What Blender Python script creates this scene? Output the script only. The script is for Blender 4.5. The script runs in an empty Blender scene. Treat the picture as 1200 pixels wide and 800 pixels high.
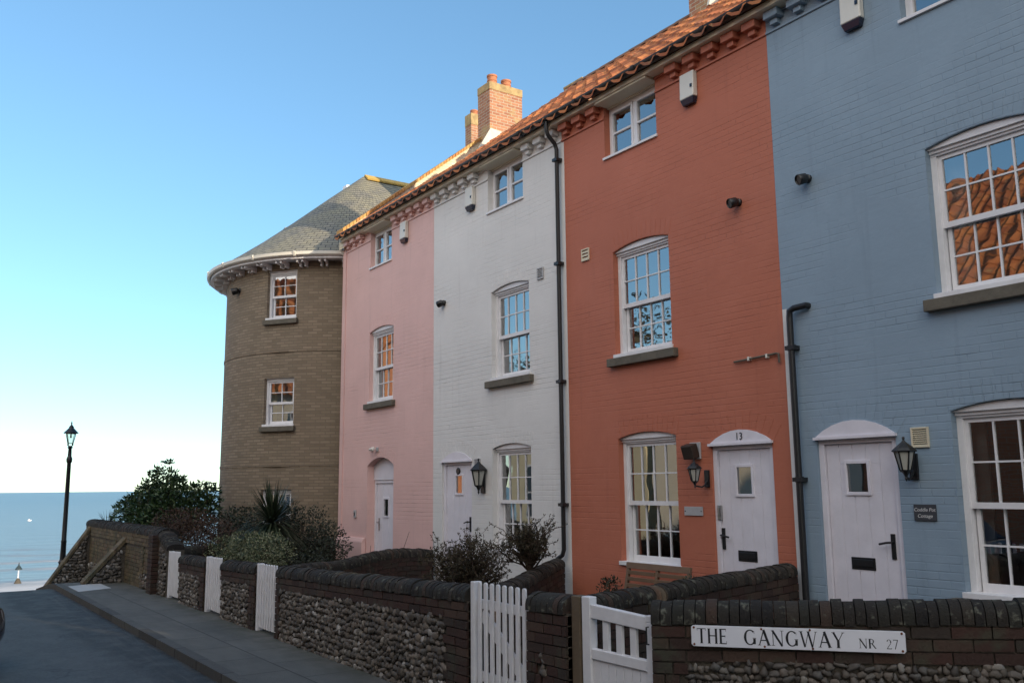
import bpy, bmesh, math, random
from mathutils import Vector, Matrix, noise
from mathutils.geometry import tessellate_polygon
R = math.radians
PI = math.pi
random.seed(7)
sc = bpy.context.scene
COL = sc.collection
EYE = 1.85

# ------------------------------------------------------------------ helpers
class MB:
    def __init__(s, M=None):
        s.v = []; s.f = []; s.M = M
    def add(s, vs, fs):
        n = len(s.v)
        if s.M is not None:
            vs = [tuple(s.M @ Vector(v)) for v in vs]
        s.v += [tuple(v) for v in vs]
        s.f += [tuple(i + n for i in f) for f in fs]
        return s
    def box(s, x0, x1, y0, y1, z0, z1):
        return s.add([(x0,y0,z0),(x1,y0,z0),(x1,y1,z0),(x0,y1,z0),(x0,y0,z1),(x1,y0,z1),(x1,y1,z1),(x0,y1,z1)],
              [(0,3,2,1),(4,5,6,7),(0,1,5,4),(1,2,6,5),(2,3,7,6),(3,0,4,7)])
    def hexa(s, p):   # 8 points, bottom ring then top ring
        return s.add(p, [(0,3,2,1),(4,5,6,7),(0,1,5,4),(1,2,6,5),(2,3,7,6),(3,0,4,7)])
    def bar(s, a, b, w, h=None, up=(0,0,1)):
        h = h or w
        a = Vector(a); b = Vector(b); d = (b-a).normalized(); up = Vector(up)
        if abs(d.dot(up)) > .95: up = Vector((0,1,0))
        x = d.cross(up).normalized(); z = x.cross(d).normalized()
        P = []
        for c in (a, b):
            for sx, sz in ((-1,-1),(1,-1),(1,1),(-1,1)):
                P.append(c + x*sx*w/2 + z*sz*h/2)
        return s.add(P, [(0,1,2,3),(4,7,6,5),(0,4,5,1),(1,5,6,2),(2,6,7,3),(3,7,4,0)])
    def tube(s, pts, r, n=8, caps=True):
        pts = [Vector(p) for p in pts]; m = len(pts)
        rs = list(r) if isinstance(r, (list, tuple)) else [r]*m
        vs = []; fs = []; prev = None
        for i, p in enumerate(pts):
            t = (pts[min(i+1, m-1)] - pts[max(i-1, 0)])
            t = t.normalized() if t.length > 1e-9 else Vector((0,0,1))
            if prev is None:
                a = Vector((0,0,1)) if abs(t.z) < .9 else Vector((1,0,0))
                x = t.cross(a).normalized()
            else:
                x = (prev - t*prev.dot(t))
                x = x.normalized() if x.length > 1e-6 else t.orthogonal().normalized()
            prev = x; y = t.cross(x)
            for k in range(n):
                an = 2*PI*k/n
                vs.append(p + (x*math.cos(an) + y*math.sin(an))*rs[i])
        for i in range(m-1):
            for k in range(n):
                k2 = (k+1) % n
                fs.append((i*n+k, i*n+k2, (i+1)*n+k2, (i+1)*n+k))
        if caps:
            fs.append(tuple(range(n-1, -1, -1))); fs.append(tuple((m-1)*n+k for k in range(n)))
        return s.add(vs, fs)
    def lathe(s, cx, cy, prof, n=16, rot=0.0, a0=0.0, a1=2*PI):
        full = abs(a1-a0-2*PI) < 1e-6
        vs = []; fs = []; k_n = n if full else n+1
        for (r, z) in prof:
            for k in range(k_n):
                an = rot + a0 + (a1-a0)*k/n
                vs.append((cx + r*math.cos(an), cy + r*math.sin(an), z))
        for i in range(len(prof)-1):
            for k in range(n):
                k2 = (k+1) % k_n
                fs.append((i*k_n+k, i*k_n+k2, (i+1)*k_n+k2, (i+1)*k_n+k))
        if full:
            fs.append(tuple(range(n-1, -1, -1))); fs.append(tuple((len(prof)-1)*n+k for k in range(n)))
        return s.add(vs, fs)
    def prism(s, poly, y0, y1):    # poly of (x,z), extruded along y
        n = len(poly)
        vs = [(x, y0, z) for x, z in poly] + [(x, y1, z) for x, z in poly]
        fs = [tuple(range(n)), tuple(range(2*n-1, n-1, -1))]
        for i in range(n):
            j = (i+1) % n
            fs.append((i, i+n, j+n, j))
        return s.add(vs, fs)
    def holed(s, outer, holes, y0, y1):
        loops = [outer] + holes
        flat = [p for l in loops for p in l]
        tris = tessellate_polygon([[Vector((x, z, 0)) for x, z in l] for l in loops])
        n = len(flat)
        vs = [(x, y0, z) for x, z in flat] + [(x, y1, z) for x, z in flat]
        fs = []
        for t in tris:
            a, b, c = [Vector(flat[i]) for i in t]
            if (b-a).cross(c-a) < 0: t = (t[0], t[2], t[1])
            fs.append(tuple(t)); fs.append((t[2]+n, t[1]+n, t[0]+n))
        o = 0
        for l in loops:
            m = len(l)
            for i in range(m):
                j = (i+1) % m
                fs.append((o+i, o+i+n, o+j+n, o+j))
            o += m
        return s.add(vs, fs)
    def build(s, name, mat, parent=None, smooth=False, bevel=0, origin=None, recalc=False):
        org = Vector((0,0,0))
        if parent is not None:
            r = parent
            while r.parent is not None: r = r.parent
            org = r.location.copy()
        elif origin is not None:
            org = Vector(origin)
        me = bpy.data.meshes.new(name)
        me.from_pydata([(v[0]-org.x, v[1]-org.y, v[2]-org.z) for v in s.v], [], s.f)
        if recalc:
            bm = bmesh.new(); bm.from_mesh(me)
            bmesh.ops.recalc_face_normals(bm, faces=bm.faces); bm.to_mesh(me); bm.free()
        me.materials.append(mat)
        if smooth:
            me.shade_smooth()
            if smooth != 'all': me.set_sharp_from_angle(angle=R(40))
        o = bpy.data.objects.new(name, me); COL.objects.link(o)
        if parent is not None: o.parent = parent
        else: o.location = org
        if bevel:
            b = o.modifiers.new('bevel', 'BEVEL'); b.width = bevel; b.segments = 2; b.limit_method = 'ANGLE'; b.angle_limit = R(50)
        return o

def tag(o, label=None, cat=None, group=None, kind=None):
    if label: o['label'] = label
    if cat: o['category'] = cat
    if group: o['group'] = group
    if kind: o['kind'] = kind
    return o
def thing(name, label, cat, loc, group=None):
    o = bpy.data.objects.new(name, None); COL.objects.link(o); o.location = loc
    o.empty_display_size = .2
    return tag(o, label, cat, group)
def kids(o): return [c for c in bpy.data.objects if c.parent == o]
def copy_tree(o, parent=None):
    c = o.copy(); COL.objects.link(c); c.parent = parent
    for ch in kids(o): copy_tree(ch, c)
    return c

# ------------------------------------------------------------------ materials
def newmat(name):
    m = bpy.data.materials.new(name); m.use_nodes = True
    nt = m.node_tree; nt.nodes.clear()
    out = nt.nodes.new('ShaderNodeOutputMaterial'); b = nt.nodes.new('ShaderNodeBsdfPrincipled')
    nt.links.new(b.outputs[0], out.inputs[0])
    return m, nt, b
def N(nt, t, **kw):
    n = nt.nodes.new(t)
    for k, v in kw.items():
        if k.startswith('i_'):
            key = k[2:]
            n.inputs[int(key) if key.isdigit() else key.replace('_', ' ')].default_value = v
        else: setattr(n, k, v)
    return n
def L(nt, a, b): nt.links.new(a, b)
def ramp(nt, fac, stops):
    r = N(nt, 'ShaderNodeValToRGB'); e = r.color_ramp.elements
    while len(e) < len(stops): e.new(.5)
    for el, (p, c) in zip(e, stops):
        el.position = p; el.color = (*c, 1) if len(c) == 3 else c
    L(nt, fac, r.inputs[0]); return r.outputs[0]
def math_(nt, op, a, b=None, clamp=False):
    n = N(nt, 'ShaderNodeMath', operation=op, use_clamp=clamp)
    for i, x in enumerate((a, b)):
        if x is None: continue
        if isinstance(x, (int, float)): n.inputs[i].default_value = x
        else: L(nt, x, n.inputs[i])
    return n.outputs[0]
def mixc(nt, fac, a, b, mode='MIX'):
    n = N(nt, 'ShaderNodeMix', data_type='RGBA', blend_type=mode)
    for s_, x in ((n.inputs[0], fac), (n.inputs[6], a), (n.inputs[7], b)):
        if isinstance(x, (int, float)): s_.default_value = x
        elif isinstance(x, tuple): s_.default_value = (*x, 1) if len(x) == 3 else x
        else: L(nt, x, s_)
    return n.outputs[2]
def objco(nt): return N(nt, 'ShaderNodeTexCoord').outputs['Object']
def sep(nt, v):
    n = N(nt, 'ShaderNodeSeparateXYZ'); L(nt, v, n.inputs[0]); return n.outputs
def comb(nt, x=None, y=None, z=None):
    n = N(nt, 'ShaderNodeCombineXYZ')
    for i, a in enumerate((x, y, z)):
        if a is None: continue
        if isinstance(a, (int, float)): n.inputs[i].default_value = a
        else: L(nt, a, n.inputs[i])
    return n.outputs[0]
def noise_(nt, co, scale, detail=3, rough=.55, out=0):
    n = N(nt, 'ShaderNodeTexNoise', i_Scale=scale, i_Detail=detail, i_Roughness=rough)
    if co is not None: L(nt, co, n.inputs['Vector'])
    return n.outputs[out]
def bump_(nt, h, dist, strength=1.0, normal=None):
    b = N(nt, 'ShaderNodeBump', i_Strength=strength, i_Distance=dist)
    L(nt, h, b.inputs['Height'])
    if normal is not None: L(nt, normal, b.inputs['Normal'])
    return b.outputs[0]

def plain(name, c, rough=.5, var=.08, nscale=6, metal=0, bump=0.0, bscale=40):
    m, nt, b = newmat(name); co = objco(nt)
    n = noise_(nt, co, nscale, 4)
    col = mixc(nt, n, tuple(x*(1-var*1.6) for x in c), tuple(min(1, x*(1+var)) for x in c))
    L(nt, col, b.inputs['Base Color'])
    b.inputs['Roughness'].default_value = rough; b.inputs['Metallic'].default_value = metal
    if bump: L(nt, bump_(nt, noise_(nt, co, bscale, 3), bump), b.inputs['Normal'])
    return m

def island(name, stops, rough=.8, bump=.0, bscale=60, spec=.5, transl=0, blotch=None):
    """colour differs from piece to piece (bricks, stones, leaves, tiles)"""
    m, nt, b = newmat(name); co = objco(nt)
    g = N(nt, 'ShaderNodeNewGeometry')
    col = ramp(nt, g.outputs['Random Per Island'], stops)
    n = noise_(nt, co, bscale*.4, 3)
    col = mixc(nt, .35, col, mixc(nt, n, (.25,.25,.25), (1,1,1)), 'MULTIPLY')
    if blotch:
        k = ramp(nt, noise_(nt, co, blotch[1], 4, .6), [(blotch[2], (0,0,0)), (blotch[2]+.12, (1,1,1))])
        col = mixc(nt, math_(nt, 'MULTIPLY', k, blotch[3]), col, blotch[0])
    L(nt, col, b.inputs['Base Color'])
    b.inputs['Roughness'].default_value = rough
    b.inputs['Specular IOR Level'].default_value = spec
    if bump: L(nt, bump_(nt, noise_(nt, co, bscale, 3), bump), b.inputs['Normal'])
    if transl:
        t = N(nt, 'ShaderNodeBsdfTranslucent'); L(nt, col, t.inputs[0])
        mx = N(nt, 'ShaderNodeMixShader'); mx.inputs[0].default_value = transl
        out = [x for x in nt.nodes if x.type == 'OUTPUT_MATERIAL'][0]
        L(nt, b.outputs[0], mx.inputs[1]); L(nt, t.outputs[0], mx.inputs[2]); L(nt, mx.outputs[0], out.inputs[0])
    return m

def brick_tex(nt, uv, bw=.225, bh=.075, mortar=.009, smooth=.3):
    t = N(nt, 'ShaderNodeTexBrick', offset=.5)
    t.inputs['Scale'].default_value = 1
    t.inputs['Brick Width'].default_value = bw; t.inputs['Row Height'].default_value = bh
    t.inputs['Mortar Size'].default_value = mortar; t.inputs['Mortar Smooth'].default_value = smooth
    t.inputs['Color1'].default_value = (0,0,0,1); t.inputs['Color2'].default_value = (1,1,1,1); t.inputs['Mortar'].default_value = (.5,.5,.5,1)
    L(nt, uv, t.inputs['Vector']); return t

def painted_brick(name, c, seed):
    m, nt, b = newmat(name); co = objco(nt); x, y, z = sep(nt, co)
    uv = comb(nt, math_(nt, 'ADD', x, y), z, seed*1.37)
    wob = noise_(nt, uv, 1.6, 3)
    uv2 = comb(nt, math_(nt, 'ADD', x, y), math_(nt, 'ADD', z, math_(nt, 'MULTIPLY', math_(nt, 'SUBTRACT', wob, .5), .012)), 0)
    bt = brick_tex(nt, uv2, mortar=.007, smooth=.5)
    patch = ramp(nt, noise_(nt, comb(nt, math_(nt, 'MULTIPLY', x, .55), math_(nt, 'MULTIPLY', z, 1.5), seed*3.1), 1.1, 5, .6), [(.44, (.02,.02,.02)), (.72, (1,1,1))])
    streak = ramp(nt, noise_(nt, comb(nt, math_(nt, 'MULTIPLY', x, 1.3), math_(nt, 'MULTIPLY', z, 11.), seed*2.2), 1.0, 3, .7), [(.54, (0,0,0)), (.66, (1,1,1))])
    mort = math_(nt, 'MULTIPLY', bt.outputs['Fac'], patch)
    dirt = math_(nt, 'MULTIPLY', math_(nt, 'MULTIPLY', bt.outputs['Fac'], streak), math_(nt, 'MULTIPLY', patch, .6))
    big = noise_(nt, uv, .7, 5, .6)
    col = mixc(nt, big, tuple(v*.84 for v in c), tuple(min(1, v*1.10) for v in c))
    col = mixc(nt, math_(nt, 'MULTIPLY', bt.outputs['Color'], .07), col, tuple(v*.7 for v in c))
    col = mixc(nt, dirt, col, tuple(v*.33 for v in c))
    # weathering: drips of dirt running down
    drip = ramp(nt, noise_(nt, comb(nt, math_(nt, 'MULTIPLY', x, 7.), math_(nt, 'MULTIPLY', z, .35), seed*5.0), 1.0, 4, .6), [(.58, (0,0,0)), (.8, (1,1,1))])
    blot = ramp(nt, noise_(nt, comb(nt, math_(nt, 'MULTIPLY', x, .8), math_(nt, 'MULTIPLY', z, .6), seed*7.7), 1.5, 6, .68), [(.48, (0,0,0)), (.66, (1,1,1))])
    col = mixc(nt, math_(nt, 'MULTIPLY', blot, .22), col, tuple(min(1, v*1.12+.035) for v in c))
    col = mixc(nt, math_(nt, 'MULTIPLY', drip, .34), col, tuple(v*.55+.01 for v in c))
    L(nt, col, b.inputs['Base Color'])
    h = math_(nt, 'SUBTRACT', math_(nt, 'MULTIPLY', noise_(nt, co, 26, 4), .35), mort)
    h = math_(nt, 'ADD', h, math_(nt, 'MULTIPLY', noise_(nt, uv, 5, 2), .6))
    L(nt, bump_(nt, h, .0068, .8), b.inputs['Normal'])
    b.inputs['Roughness'].default_value = .62; b.inputs['Specular IOR Level'].default_value = .35
    return m

def raw_brick(name, c1, c2, mort, cyl=None, bump=.006, bw=.225, bh=.075, dark=None, alg=None):
    m, nt, b = newmat(name); co = objco(nt); x, y, z = sep(nt, co)
    if cyl: u = math_(nt, 'MULTIPLY', math_(nt, 'ARCTAN2', y, x), cyl)
    else: u = math_(nt, 'ADD', x, y)
    uv = comb(nt, u, z, 0)
    bt = brick_tex(nt, uv, bw, bh)
    n = noise_(nt, uv, 1.3, 5, .65)
    col = mixc(nt, bt.outputs['Color'], c1, c2)
    col = mixc(nt, .5, col, mixc(nt, n, (.55,.55,.55), (1.2,1.2,1.2)), 'MULTIPLY')
    col = mixc(nt, bt.outputs['Fac'], col, mort)
    if alg:
        k = ramp(nt, noise_(nt, co, alg[1], 5, .65), [(alg[2], (0,0,0)), (alg[2]+.15, (1,1,1))])
        col = mixc(nt, math_(nt, 'MULTIPLY', k, alg[3]), col, alg[0])
    L(nt, col, b.inputs['Base Color'])
    h = math_(nt, 'SUBTRACT', math_(nt, 'MULTIPLY', noise_(nt, co, 30, 3), .5), bt.outputs['Fac'])
    L(nt, bump_(nt, h, bump), b.inputs['Normal'])
    b.inputs['Roughness'].default_value = .85
    return m

MAT = {}
PAINT = dict(pink=(.72,.47,.435), white=(.70,.69,.675), red=(.46,.150,.089), blue=(.243,.328,.412), cream=(.62,.52,.36))
for i, (k, c) in enumerate(PAINT.items()): MAT['wall_'+k] = painted_brick('painted brick '+k, c, i+1)
for k, c in PAINT.items(): MAT['trim_'+k] = plain('painted trim '+k, c, .6, .1, 5, bump=.003, bscale=30)
MAT['white'] = plain('white joinery paint', (.74,.735,.755), .45, .10, 9, bump=.002, bscale=26)
MAT['door_white'] = plain('white door paint', (.70,.68,.74), .48, .10, 5, bump=.002, bscale=22)
MAT['cream'] = plain('cream painted timber', (.70,.64,.50), .5, .08, 5, bump=.001)
MAT['black'] = plain('black painted iron', (.012,.013,.015), .38, .3, 8, bump=.0008)
MAT['gutter'] = plain('black plastic gutter', (.016,.017,.019), .42, .25, 3)
MAT['stone'] = plain('weathered stone sill', (.13,.115,.09), .85, .35, 9, bump=.004)
MAT['lead'] = plain('lead flashing', (.30,.32,.35), .5, .2, 6, bump=.002)
MAT['flash'] = plain('mortar flashing', (.62,.58,.50), .8, .15, 8, bump=.003)
MAT['plastic'] = plain('off white plastic', (.68,.66,.60), .4, .06, 5)
MAT['dark_plastic'] = plain('dark blue plastic', (.012,.018,.04), .25, .1)
MAT['beige'] = plain('beige plastic vent', (.62,.56,.42), .5, .08, 20)
MAT['greyvent'] = plain('grey louvre vent', (.40,.40,.41), .55, .1, 20)
MAT['curtain'] = plain('pale curtain', (.62,.60,.58), .9, .12, 4, bump=.004, bscale=20)
MAT['gold_curtain'] = plain('gold curtain', (.5,.36,.13), .9, .15, 4, bump=.004, bscale=20)
MAT['interior'] = plain('dim interior plaster', (.14,.125,.11), .9, .1)
MAT['chimney'] = raw_brick('chimney brick', (.30,.12,.07), (.43,.20,.11), (.46,.38,.29), alg=((.42,.32,.15), 2.2, .52, .65))
MAT['chimney_top'] = plain('lichened chimney cap', (.44,.31,.15), .9, .5, 7, bump=.006)
MAT['pot'] = plain('terracotta pot', (.46,.18,.09), .8, .25, 18, bump=.004)
MAT['buff'] = raw_brick('buff tower brick', (.205,.155,.106), (.285,.222,.156), (.165,.134,.10), cyl=2.99, bh=.066)
MAT['buff_flat'] = raw_brick('buff flat brick', (.20,.135,.078), (.275,.20,.12), (.17,.13,.085))
MAT['parapet'] = raw_brick('limewashed parapet brick', (.72,.60,.42), (.80,.70,.52), (.66,.55,.40), alg=((.55,.36,.16), 5, .62, .5))
MAT['tilecop'] = island('orange coping tile', [(0,(.44,.19,.06)), (.5,(.56,.29,.09)), (1,(.50,.34,.12))], .85, .004)
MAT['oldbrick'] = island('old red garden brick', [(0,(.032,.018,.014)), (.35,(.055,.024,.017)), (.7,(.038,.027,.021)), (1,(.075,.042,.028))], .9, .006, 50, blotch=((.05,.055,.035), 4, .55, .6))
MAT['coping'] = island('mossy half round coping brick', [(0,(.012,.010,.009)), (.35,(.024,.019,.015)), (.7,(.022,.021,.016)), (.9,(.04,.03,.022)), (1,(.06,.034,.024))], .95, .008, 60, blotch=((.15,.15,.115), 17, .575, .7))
MAT['flint'] = island('flint cobble', [(0,(.05,.042,.036)), (.3,(.11,.092,.075)), (.55,(.17,.14,.115)), (.8,(.09,.083,.076)), (.93,(.22,.195,.165)), (1,(.40,.38,.36))], .7, .006, 45)
MAT['mortar'] = plain('dirty lime mortar', (.085,.072,.056), .95, .35, 7, bump=.012, bscale=30)
MAT['yellowbrick'] = island('weathered yellow brick', [(0,(.08,.06,.034)), (.5,(.155,.118,.062)), (.8,(.11,.07,.042)), (1,(.20,.155,.09))], .9, .006, 50, blotch=((.05,.052,.03), 3, .5, .7))
MAT['oak'] = plain('weathered brown timber', (.13,.095,.06), .8, .3, 5, bump=.004)
MAT['bench'] = plain('bench teak', (.17,.105,.062), .65, .25, 8, bump=.002)
MAT['steel'] = plain('brushed handle metal', (.45,.45,.44), .3, .1, 9, metal=1)
MAT['slateplate'] = plain('grey slate plaque', (.045,.05,.06), .55, .2, 12)
MAT['signwhite'] = plain('white enamel sign', (.74,.74,.79), .3, .05, 7)
MAT['ink'] = plain('black sign lettering', (.012,.012,.016), .4, .1)
MAT['rust'] = plain('rusty screw', (.16,.05,.02), .8, .4, 60)
MAT['silverink'] = plain('pale engraved lettering', (.6,.6,.6), .5, .05)
MAT['rubber'] = plain('tyre rubber', (.02,.02,.02), .8, .2, 20)
MAT['rim'] = plain('alloy wheel', (.5,.5,.52), .3, .05, metal=1)
MAT['soil'] = plain('garden soil', (.05,.038,.027), .95, .5, 3, bump=.03, bscale=12)
MAT['bark'] = plain('bark', (.075,.055,.04), .95, .35, 12, bump=.01)
MAT['twig'] = island('dark twigs', [(0,(.035,.022,.016)), (1,(.085,.055,.038))], .9)
MAT['leaf_dark'] = island('glossy evergreen leaf', [(0,(.018,.040,.014)), (.5,(.038,.075,.024)), (.85,(.07,.115,.038)), (1,(.11,.15,.055))], .42, transl=.18)
MAT['leaf_brown'] = island('russet twiggy leaf', [(0,(.035,.018,.012)), (.6,(.07,.035,.02)), (1,(.10,.06,.03))], .7, transl=.1)
MAT['leaf_var'] = island('variegated leaf', [(0,(.05,.075,.03)), (.45,(.12,.15,.07)), (.8,(.28,.29,.16)), (1,(.42,.40,.25))], .6, transl=.2)
MAT['leaf_palm'] = island('cordyline blade', [(0,(.016,.028,.014)), (.6,(.035,.055,.026)), (1,(.08,.10,.055))], .5, transl=.15)
MAT['leaf_dry'] = island('sparse winter leaf', [(0,(.03,.026,.014)), (.6,(.06,.05,.024)), (1,(.10,.075,.04))], .7, transl=.1)
MAT['leaf_small'] = island('small dark leaf', [(0,(.010,.016,.009)), (.6,(.020,.030,.014)), (1,(.038,.05,.024))], .6, transl=.1)

def pantile_mat(name, cols, courses_h=.197):
    m, nt, b = newmat(name); co = objco(nt); x, y, z = sep(nt, co)
    cell = comb(nt, math_(nt, 'FLOOR', math_(nt, 'DIVIDE', x, .3)), math_(nt, 'FLOOR', math_(nt, 'DIVIDE', z, courses_h)), 3.3)
    wn = N(nt, 'ShaderNodeTexWhiteNoise', noise_dimensions='3D'); L(nt, cell, wn.inputs['Vector'])
    col = ramp(nt, wn.outputs['Value'], cols)
    n = noise_(nt, co, 5, 5, .65)
    col = mixc(nt, .45, col, mixc(nt, n, (.45,.45,.45), (1.25,1.25,1.25)), 'MULTIPLY')
    k = ramp(nt, noise_(nt, co, 9, 4, .6), [(.62, (0,0,0)), (.72, (1,1,1))])
    col = mixc(nt, math_(nt, 'MULTIPLY', k, .5), col, (.42,.33,.14))
    L(nt, col, b.inputs['Base Color']); b.inputs['Roughness'].default_value = .8
    L(nt, bump_(nt, noise_(nt, co, 40, 3), .004), b.inputs['Normal'])
    return m
MAT['pantile'] = pantile_mat('orange clay pantile', [(0,(.26,.075,.03)), (.4,(.42,.135,.045)), (.8,(.52,.19,.06)), (1,(.22,.085,.045))])
MAT['ridge'] = plain('ridge tile', (.20,.10,.06), .85, .35, 7, bump=.006)

def slate_mat():
    m, nt, b = newmat('lichened slate'); co = objco(nt); x, y, z = sep(nt, co)
    u = math_(nt, 'MULTIPLY', math_(nt, 'ARCTAN2', y, x), 2.4)
    bt = brick_tex(nt, comb(nt, u, z, 0), .2, .085, .007, .3)
    col = mixc(nt, bt.outputs['Color'], (.13,.13,.12), (.20,.19,.165))
    k = ramp(nt, noise_(nt, co, 2.2, 6, .75), [(.38, (0,0,0)), (.62, (1,1,1))])
    col = mixc(nt, math_(nt, 'MULTIPLY', k, .62), col, (.27,.25,.165))
    k2 = ramp(nt, noise_(nt, co, 9, 4, .7), [(.6, (0,0,0)), (.7, (1,1,1))])
    col = mixc(nt, math_(nt, 'MULTIPLY', k2, .4), col, (.42,.40,.32))
    col = mixc(nt, bt.outputs['Fac'], col, (.02,.02,.02))
    L(nt, col, b.inputs['Base Color']); b.inputs['Roughness'].default_value = .7
    h = math_(nt, 'SUBTRACT', bt.outputs['Color'], math_(nt, 'MULTIPLY', bt.outputs['Fac'], 1.5))
    L(nt, bump_(nt, h, .016), b.inputs['Normal'])
    return m
MAT['slate'] = slate_mat()

def glass_mat(name, base=.26, tint=(.75,.8,.8)):
    m, nt, b = newmat(name); nt.nodes.remove(b)
    out = [x for x in nt.nodes if x.type == 'OUTPUT_MATERIAL'][0]
    co = objco(nt)
    tr = N(nt, 'ShaderNodeBsdfTransparent'); tr.inputs[0].default_value = (*tint, 1)
    gl = N(nt, 'ShaderNodeBsdfGlossy'); gl.inputs['Roughness'].default_value = .012; gl.inputs[0].default_value = (1,1,1,1)
    L(nt, bump_(nt, noise_(nt, co, 2.6, 1), .012, .16), gl.inputs['Normal'])
    fr = N(nt, 'ShaderNodeFresnel', i_IOR=1.5)
    fac = math_(nt, 'ADD', math_(nt, 'MULTIPLY', fr.outputs[0], .9), base, True)
    mx = N(nt, 'ShaderNodeMixShader'); L(nt, fac, mx.inputs[0]); L(nt, tr.outputs[0], mx.inputs[1]); L(nt, gl.outputs[0], mx.inputs[2])
    L(nt, mx.outputs[0], out.inputs[0]); return m
MAT['glass'] = glass_mat('double glazing')
MAT['lampglass'] = glass_mat('lantern glass', .08, (.92,.93,.9))
MAT['frosted'] = plain('frosted lantern glass', (.42,.42,.38), .25, .1)

def asphalt():
    m, nt, b = newmat('asphalt'); co = objco(nt); x, y, z = sep(nt, co)
    n = noise_(nt, co, 120, 3, .7); mid = noise_(nt, co, 34, 3, .75); big = noise_(nt, co, .9, 5, .6)
    g = math_(nt, 'ADD', math_(nt, 'MULTIPLY', n, .35), math_(nt, 'MULTIPLY', mid, .65))
    col = mixc(nt, ramp(nt, g, [(.36,(0,0,0)),(.64,(1,1,1))]), (.024,.0255,.028), (.076,.077,.080))
    col = mixc(nt, .6, col, mixc(nt, big, (.6,.6,.6), (1.3,1.3,1.3)), 'MULTIPLY')
    # newer dark tarmac along the kerb, with a wavering edge
    w = math_(nt, 'MULTIPLY', math_(nt, 'SUBTRACT', noise_(nt, comb(nt, x, y, 0), .9, 4), .5), .35)
    lim = math_(nt, 'ADD', 1.95, math_(nt, 'MAXIMUM', 0.0, math_(nt, 'MULTIPLY', math_(nt, 'ADD', x, 18), .07)))
    e = math_(nt, 'ADD', math_(nt, 'SUBTRACT', y, lim), w)
    stripm = N(nt, 'ShaderNodeMapRange'); L(nt, e, stripm.inputs[0]); stripm.inputs[1].default_value = -.10; stripm.inputs[2].default_value = .12
    col = mixc(nt, math_(nt, 'MULTIPLY', stripm.outputs[0], .9), col, mixc(nt, g, (.007,.007,.008), (.024,.024,.025)))
    # tyre worn and grit streaks near the gutter, running along the road
    st = ramp(nt, noise_(nt, comb(nt, math_(nt, 'MULTIPLY', x, .5), math_(nt, 'MULTIPLY', y, 11), 0), 1, 4), [(.52, (0,0,0)), (.66, (1,1,1))])
    nn = N(nt, 'ShaderNodeMapRange'); L(nt, y, nn.inputs[0]); nn.inputs[1].default_value = 2.15; nn.inputs[2].default_value = 2.85
    col = mixc(nt, math_(nt, 'MULTIPLY', math_(nt, 'MULTIPLY', st, nn.outputs[0]), .55), col, (.085,.075,.066))
    wp = ramp(nt, noise_(nt, co, 3.2, 5, .65), [(.46,(0,0,0)),(.60,(1,1,1))])
    col = mixc(nt, math_(nt, 'MULTIPLY', wp, .38), col, mixc(nt, g, (.06,.061,.062), (.115,.115,.114)))
    # hairline cracks
    vo = N(nt, 'ShaderNodeTexVoronoi', feature='DISTANCE_TO_EDGE', i_Scale=.75); L(nt, mixc(nt, .25, co, noise_(nt, co, 3, 4, .6, 1)), vo.inputs['Vector'])
    cr = ramp(nt, vo.outputs['Distance'], [(.0, (1,1,1)), (.012, (0,0,0))])
    col = mixc(nt, math_(nt, 'MULTIPLY', math_(nt, 'MULTIPLY', cr, ramp(nt, big, [(.5,(0,0,0)),(.6,(1,1,1))])), .7), col, (.012,.012,.013))
    sp = ramp(nt, noise_(nt, co, 9, 2, .5), [(.74, (0,0,0)), (.76, (1,1,1))])
    col = mixc(nt, math_(nt, 'MULTIPLY', sp, .4), col, (.10,.095,.085))
    L(nt, col, b.inputs['Base Color'])
    b.inputs['Roughness'].default_value = .72
    L(nt, bump_(nt, g, .02), b.inputs['Normal']); return m
MAT['asphalt'] = asphalt()
def paving():
    m, nt, b = newmat('concrete paving'); co = objco(nt); x, y, z = sep(nt, co)
    bt = brick_tex(nt, comb(nt, x, y, 0), .9, 1.2, .008, .1)
    n = noise_(nt, co, 2.2, 6, .65)
    col = mixc(nt, bt.outputs['Color'], (.09,.087,.08), (.12,.115,.105))
    col = mixc(nt, .7, col, mixc(nt, n, (.5,.5,.5), (1.35,1.35,1.3)), 'MULTIPLY')
    col = mixc(nt, bt.outputs['Fac'], col, (.035,.033,.028))
    mo = N(nt, 'ShaderNodeMapRange'); L(nt, y, mo.inputs[0]); mo.inputs[1].default_value = 3.75; mo.inputs[2].default_value = 4.2
    k = math_(nt, 'MULTIPLY', mo.outputs[0], ramp(nt, noise_(nt, co, 4, 4), [(.4, (0,0,0)), (.6, (1,1,1))]))
    col = mixc(nt, math_(nt, 'MULTIPLY', k, .7), col, (.045,.05,.028))
    st = ramp(nt, noise_(nt, comb(nt, math_(nt, 'MULTIPLY', x, .8), math_(nt, 'MULTIPLY', y, 3), 2), 1.2, 5, .7), [(.45,(0,0,0)),(.7,(1,1,1))])
    col = mixc(nt, math_(nt, 'MULTIPLY', st, .45), col, (.045,.043,.038))
    sp = ramp(nt, noise_(nt, co, 14, 2), [(.72,(0,0,0)),(.75,(1,1,1))])
    col = mixc(nt, math_(nt, 'MULTIPLY', sp, .5), col, (.04,.038,.036))
    L(nt, col, b.inputs['Base Color']); b.inputs['Roughness'].default_value = .85
    L(nt, bump_(nt, math_(nt, 'SUBTRACT', noise_(nt, co, 60, 3), bt.outputs['Fac']), .004), b.inputs['Normal']); return m
MAT['paving'] = paving()
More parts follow.
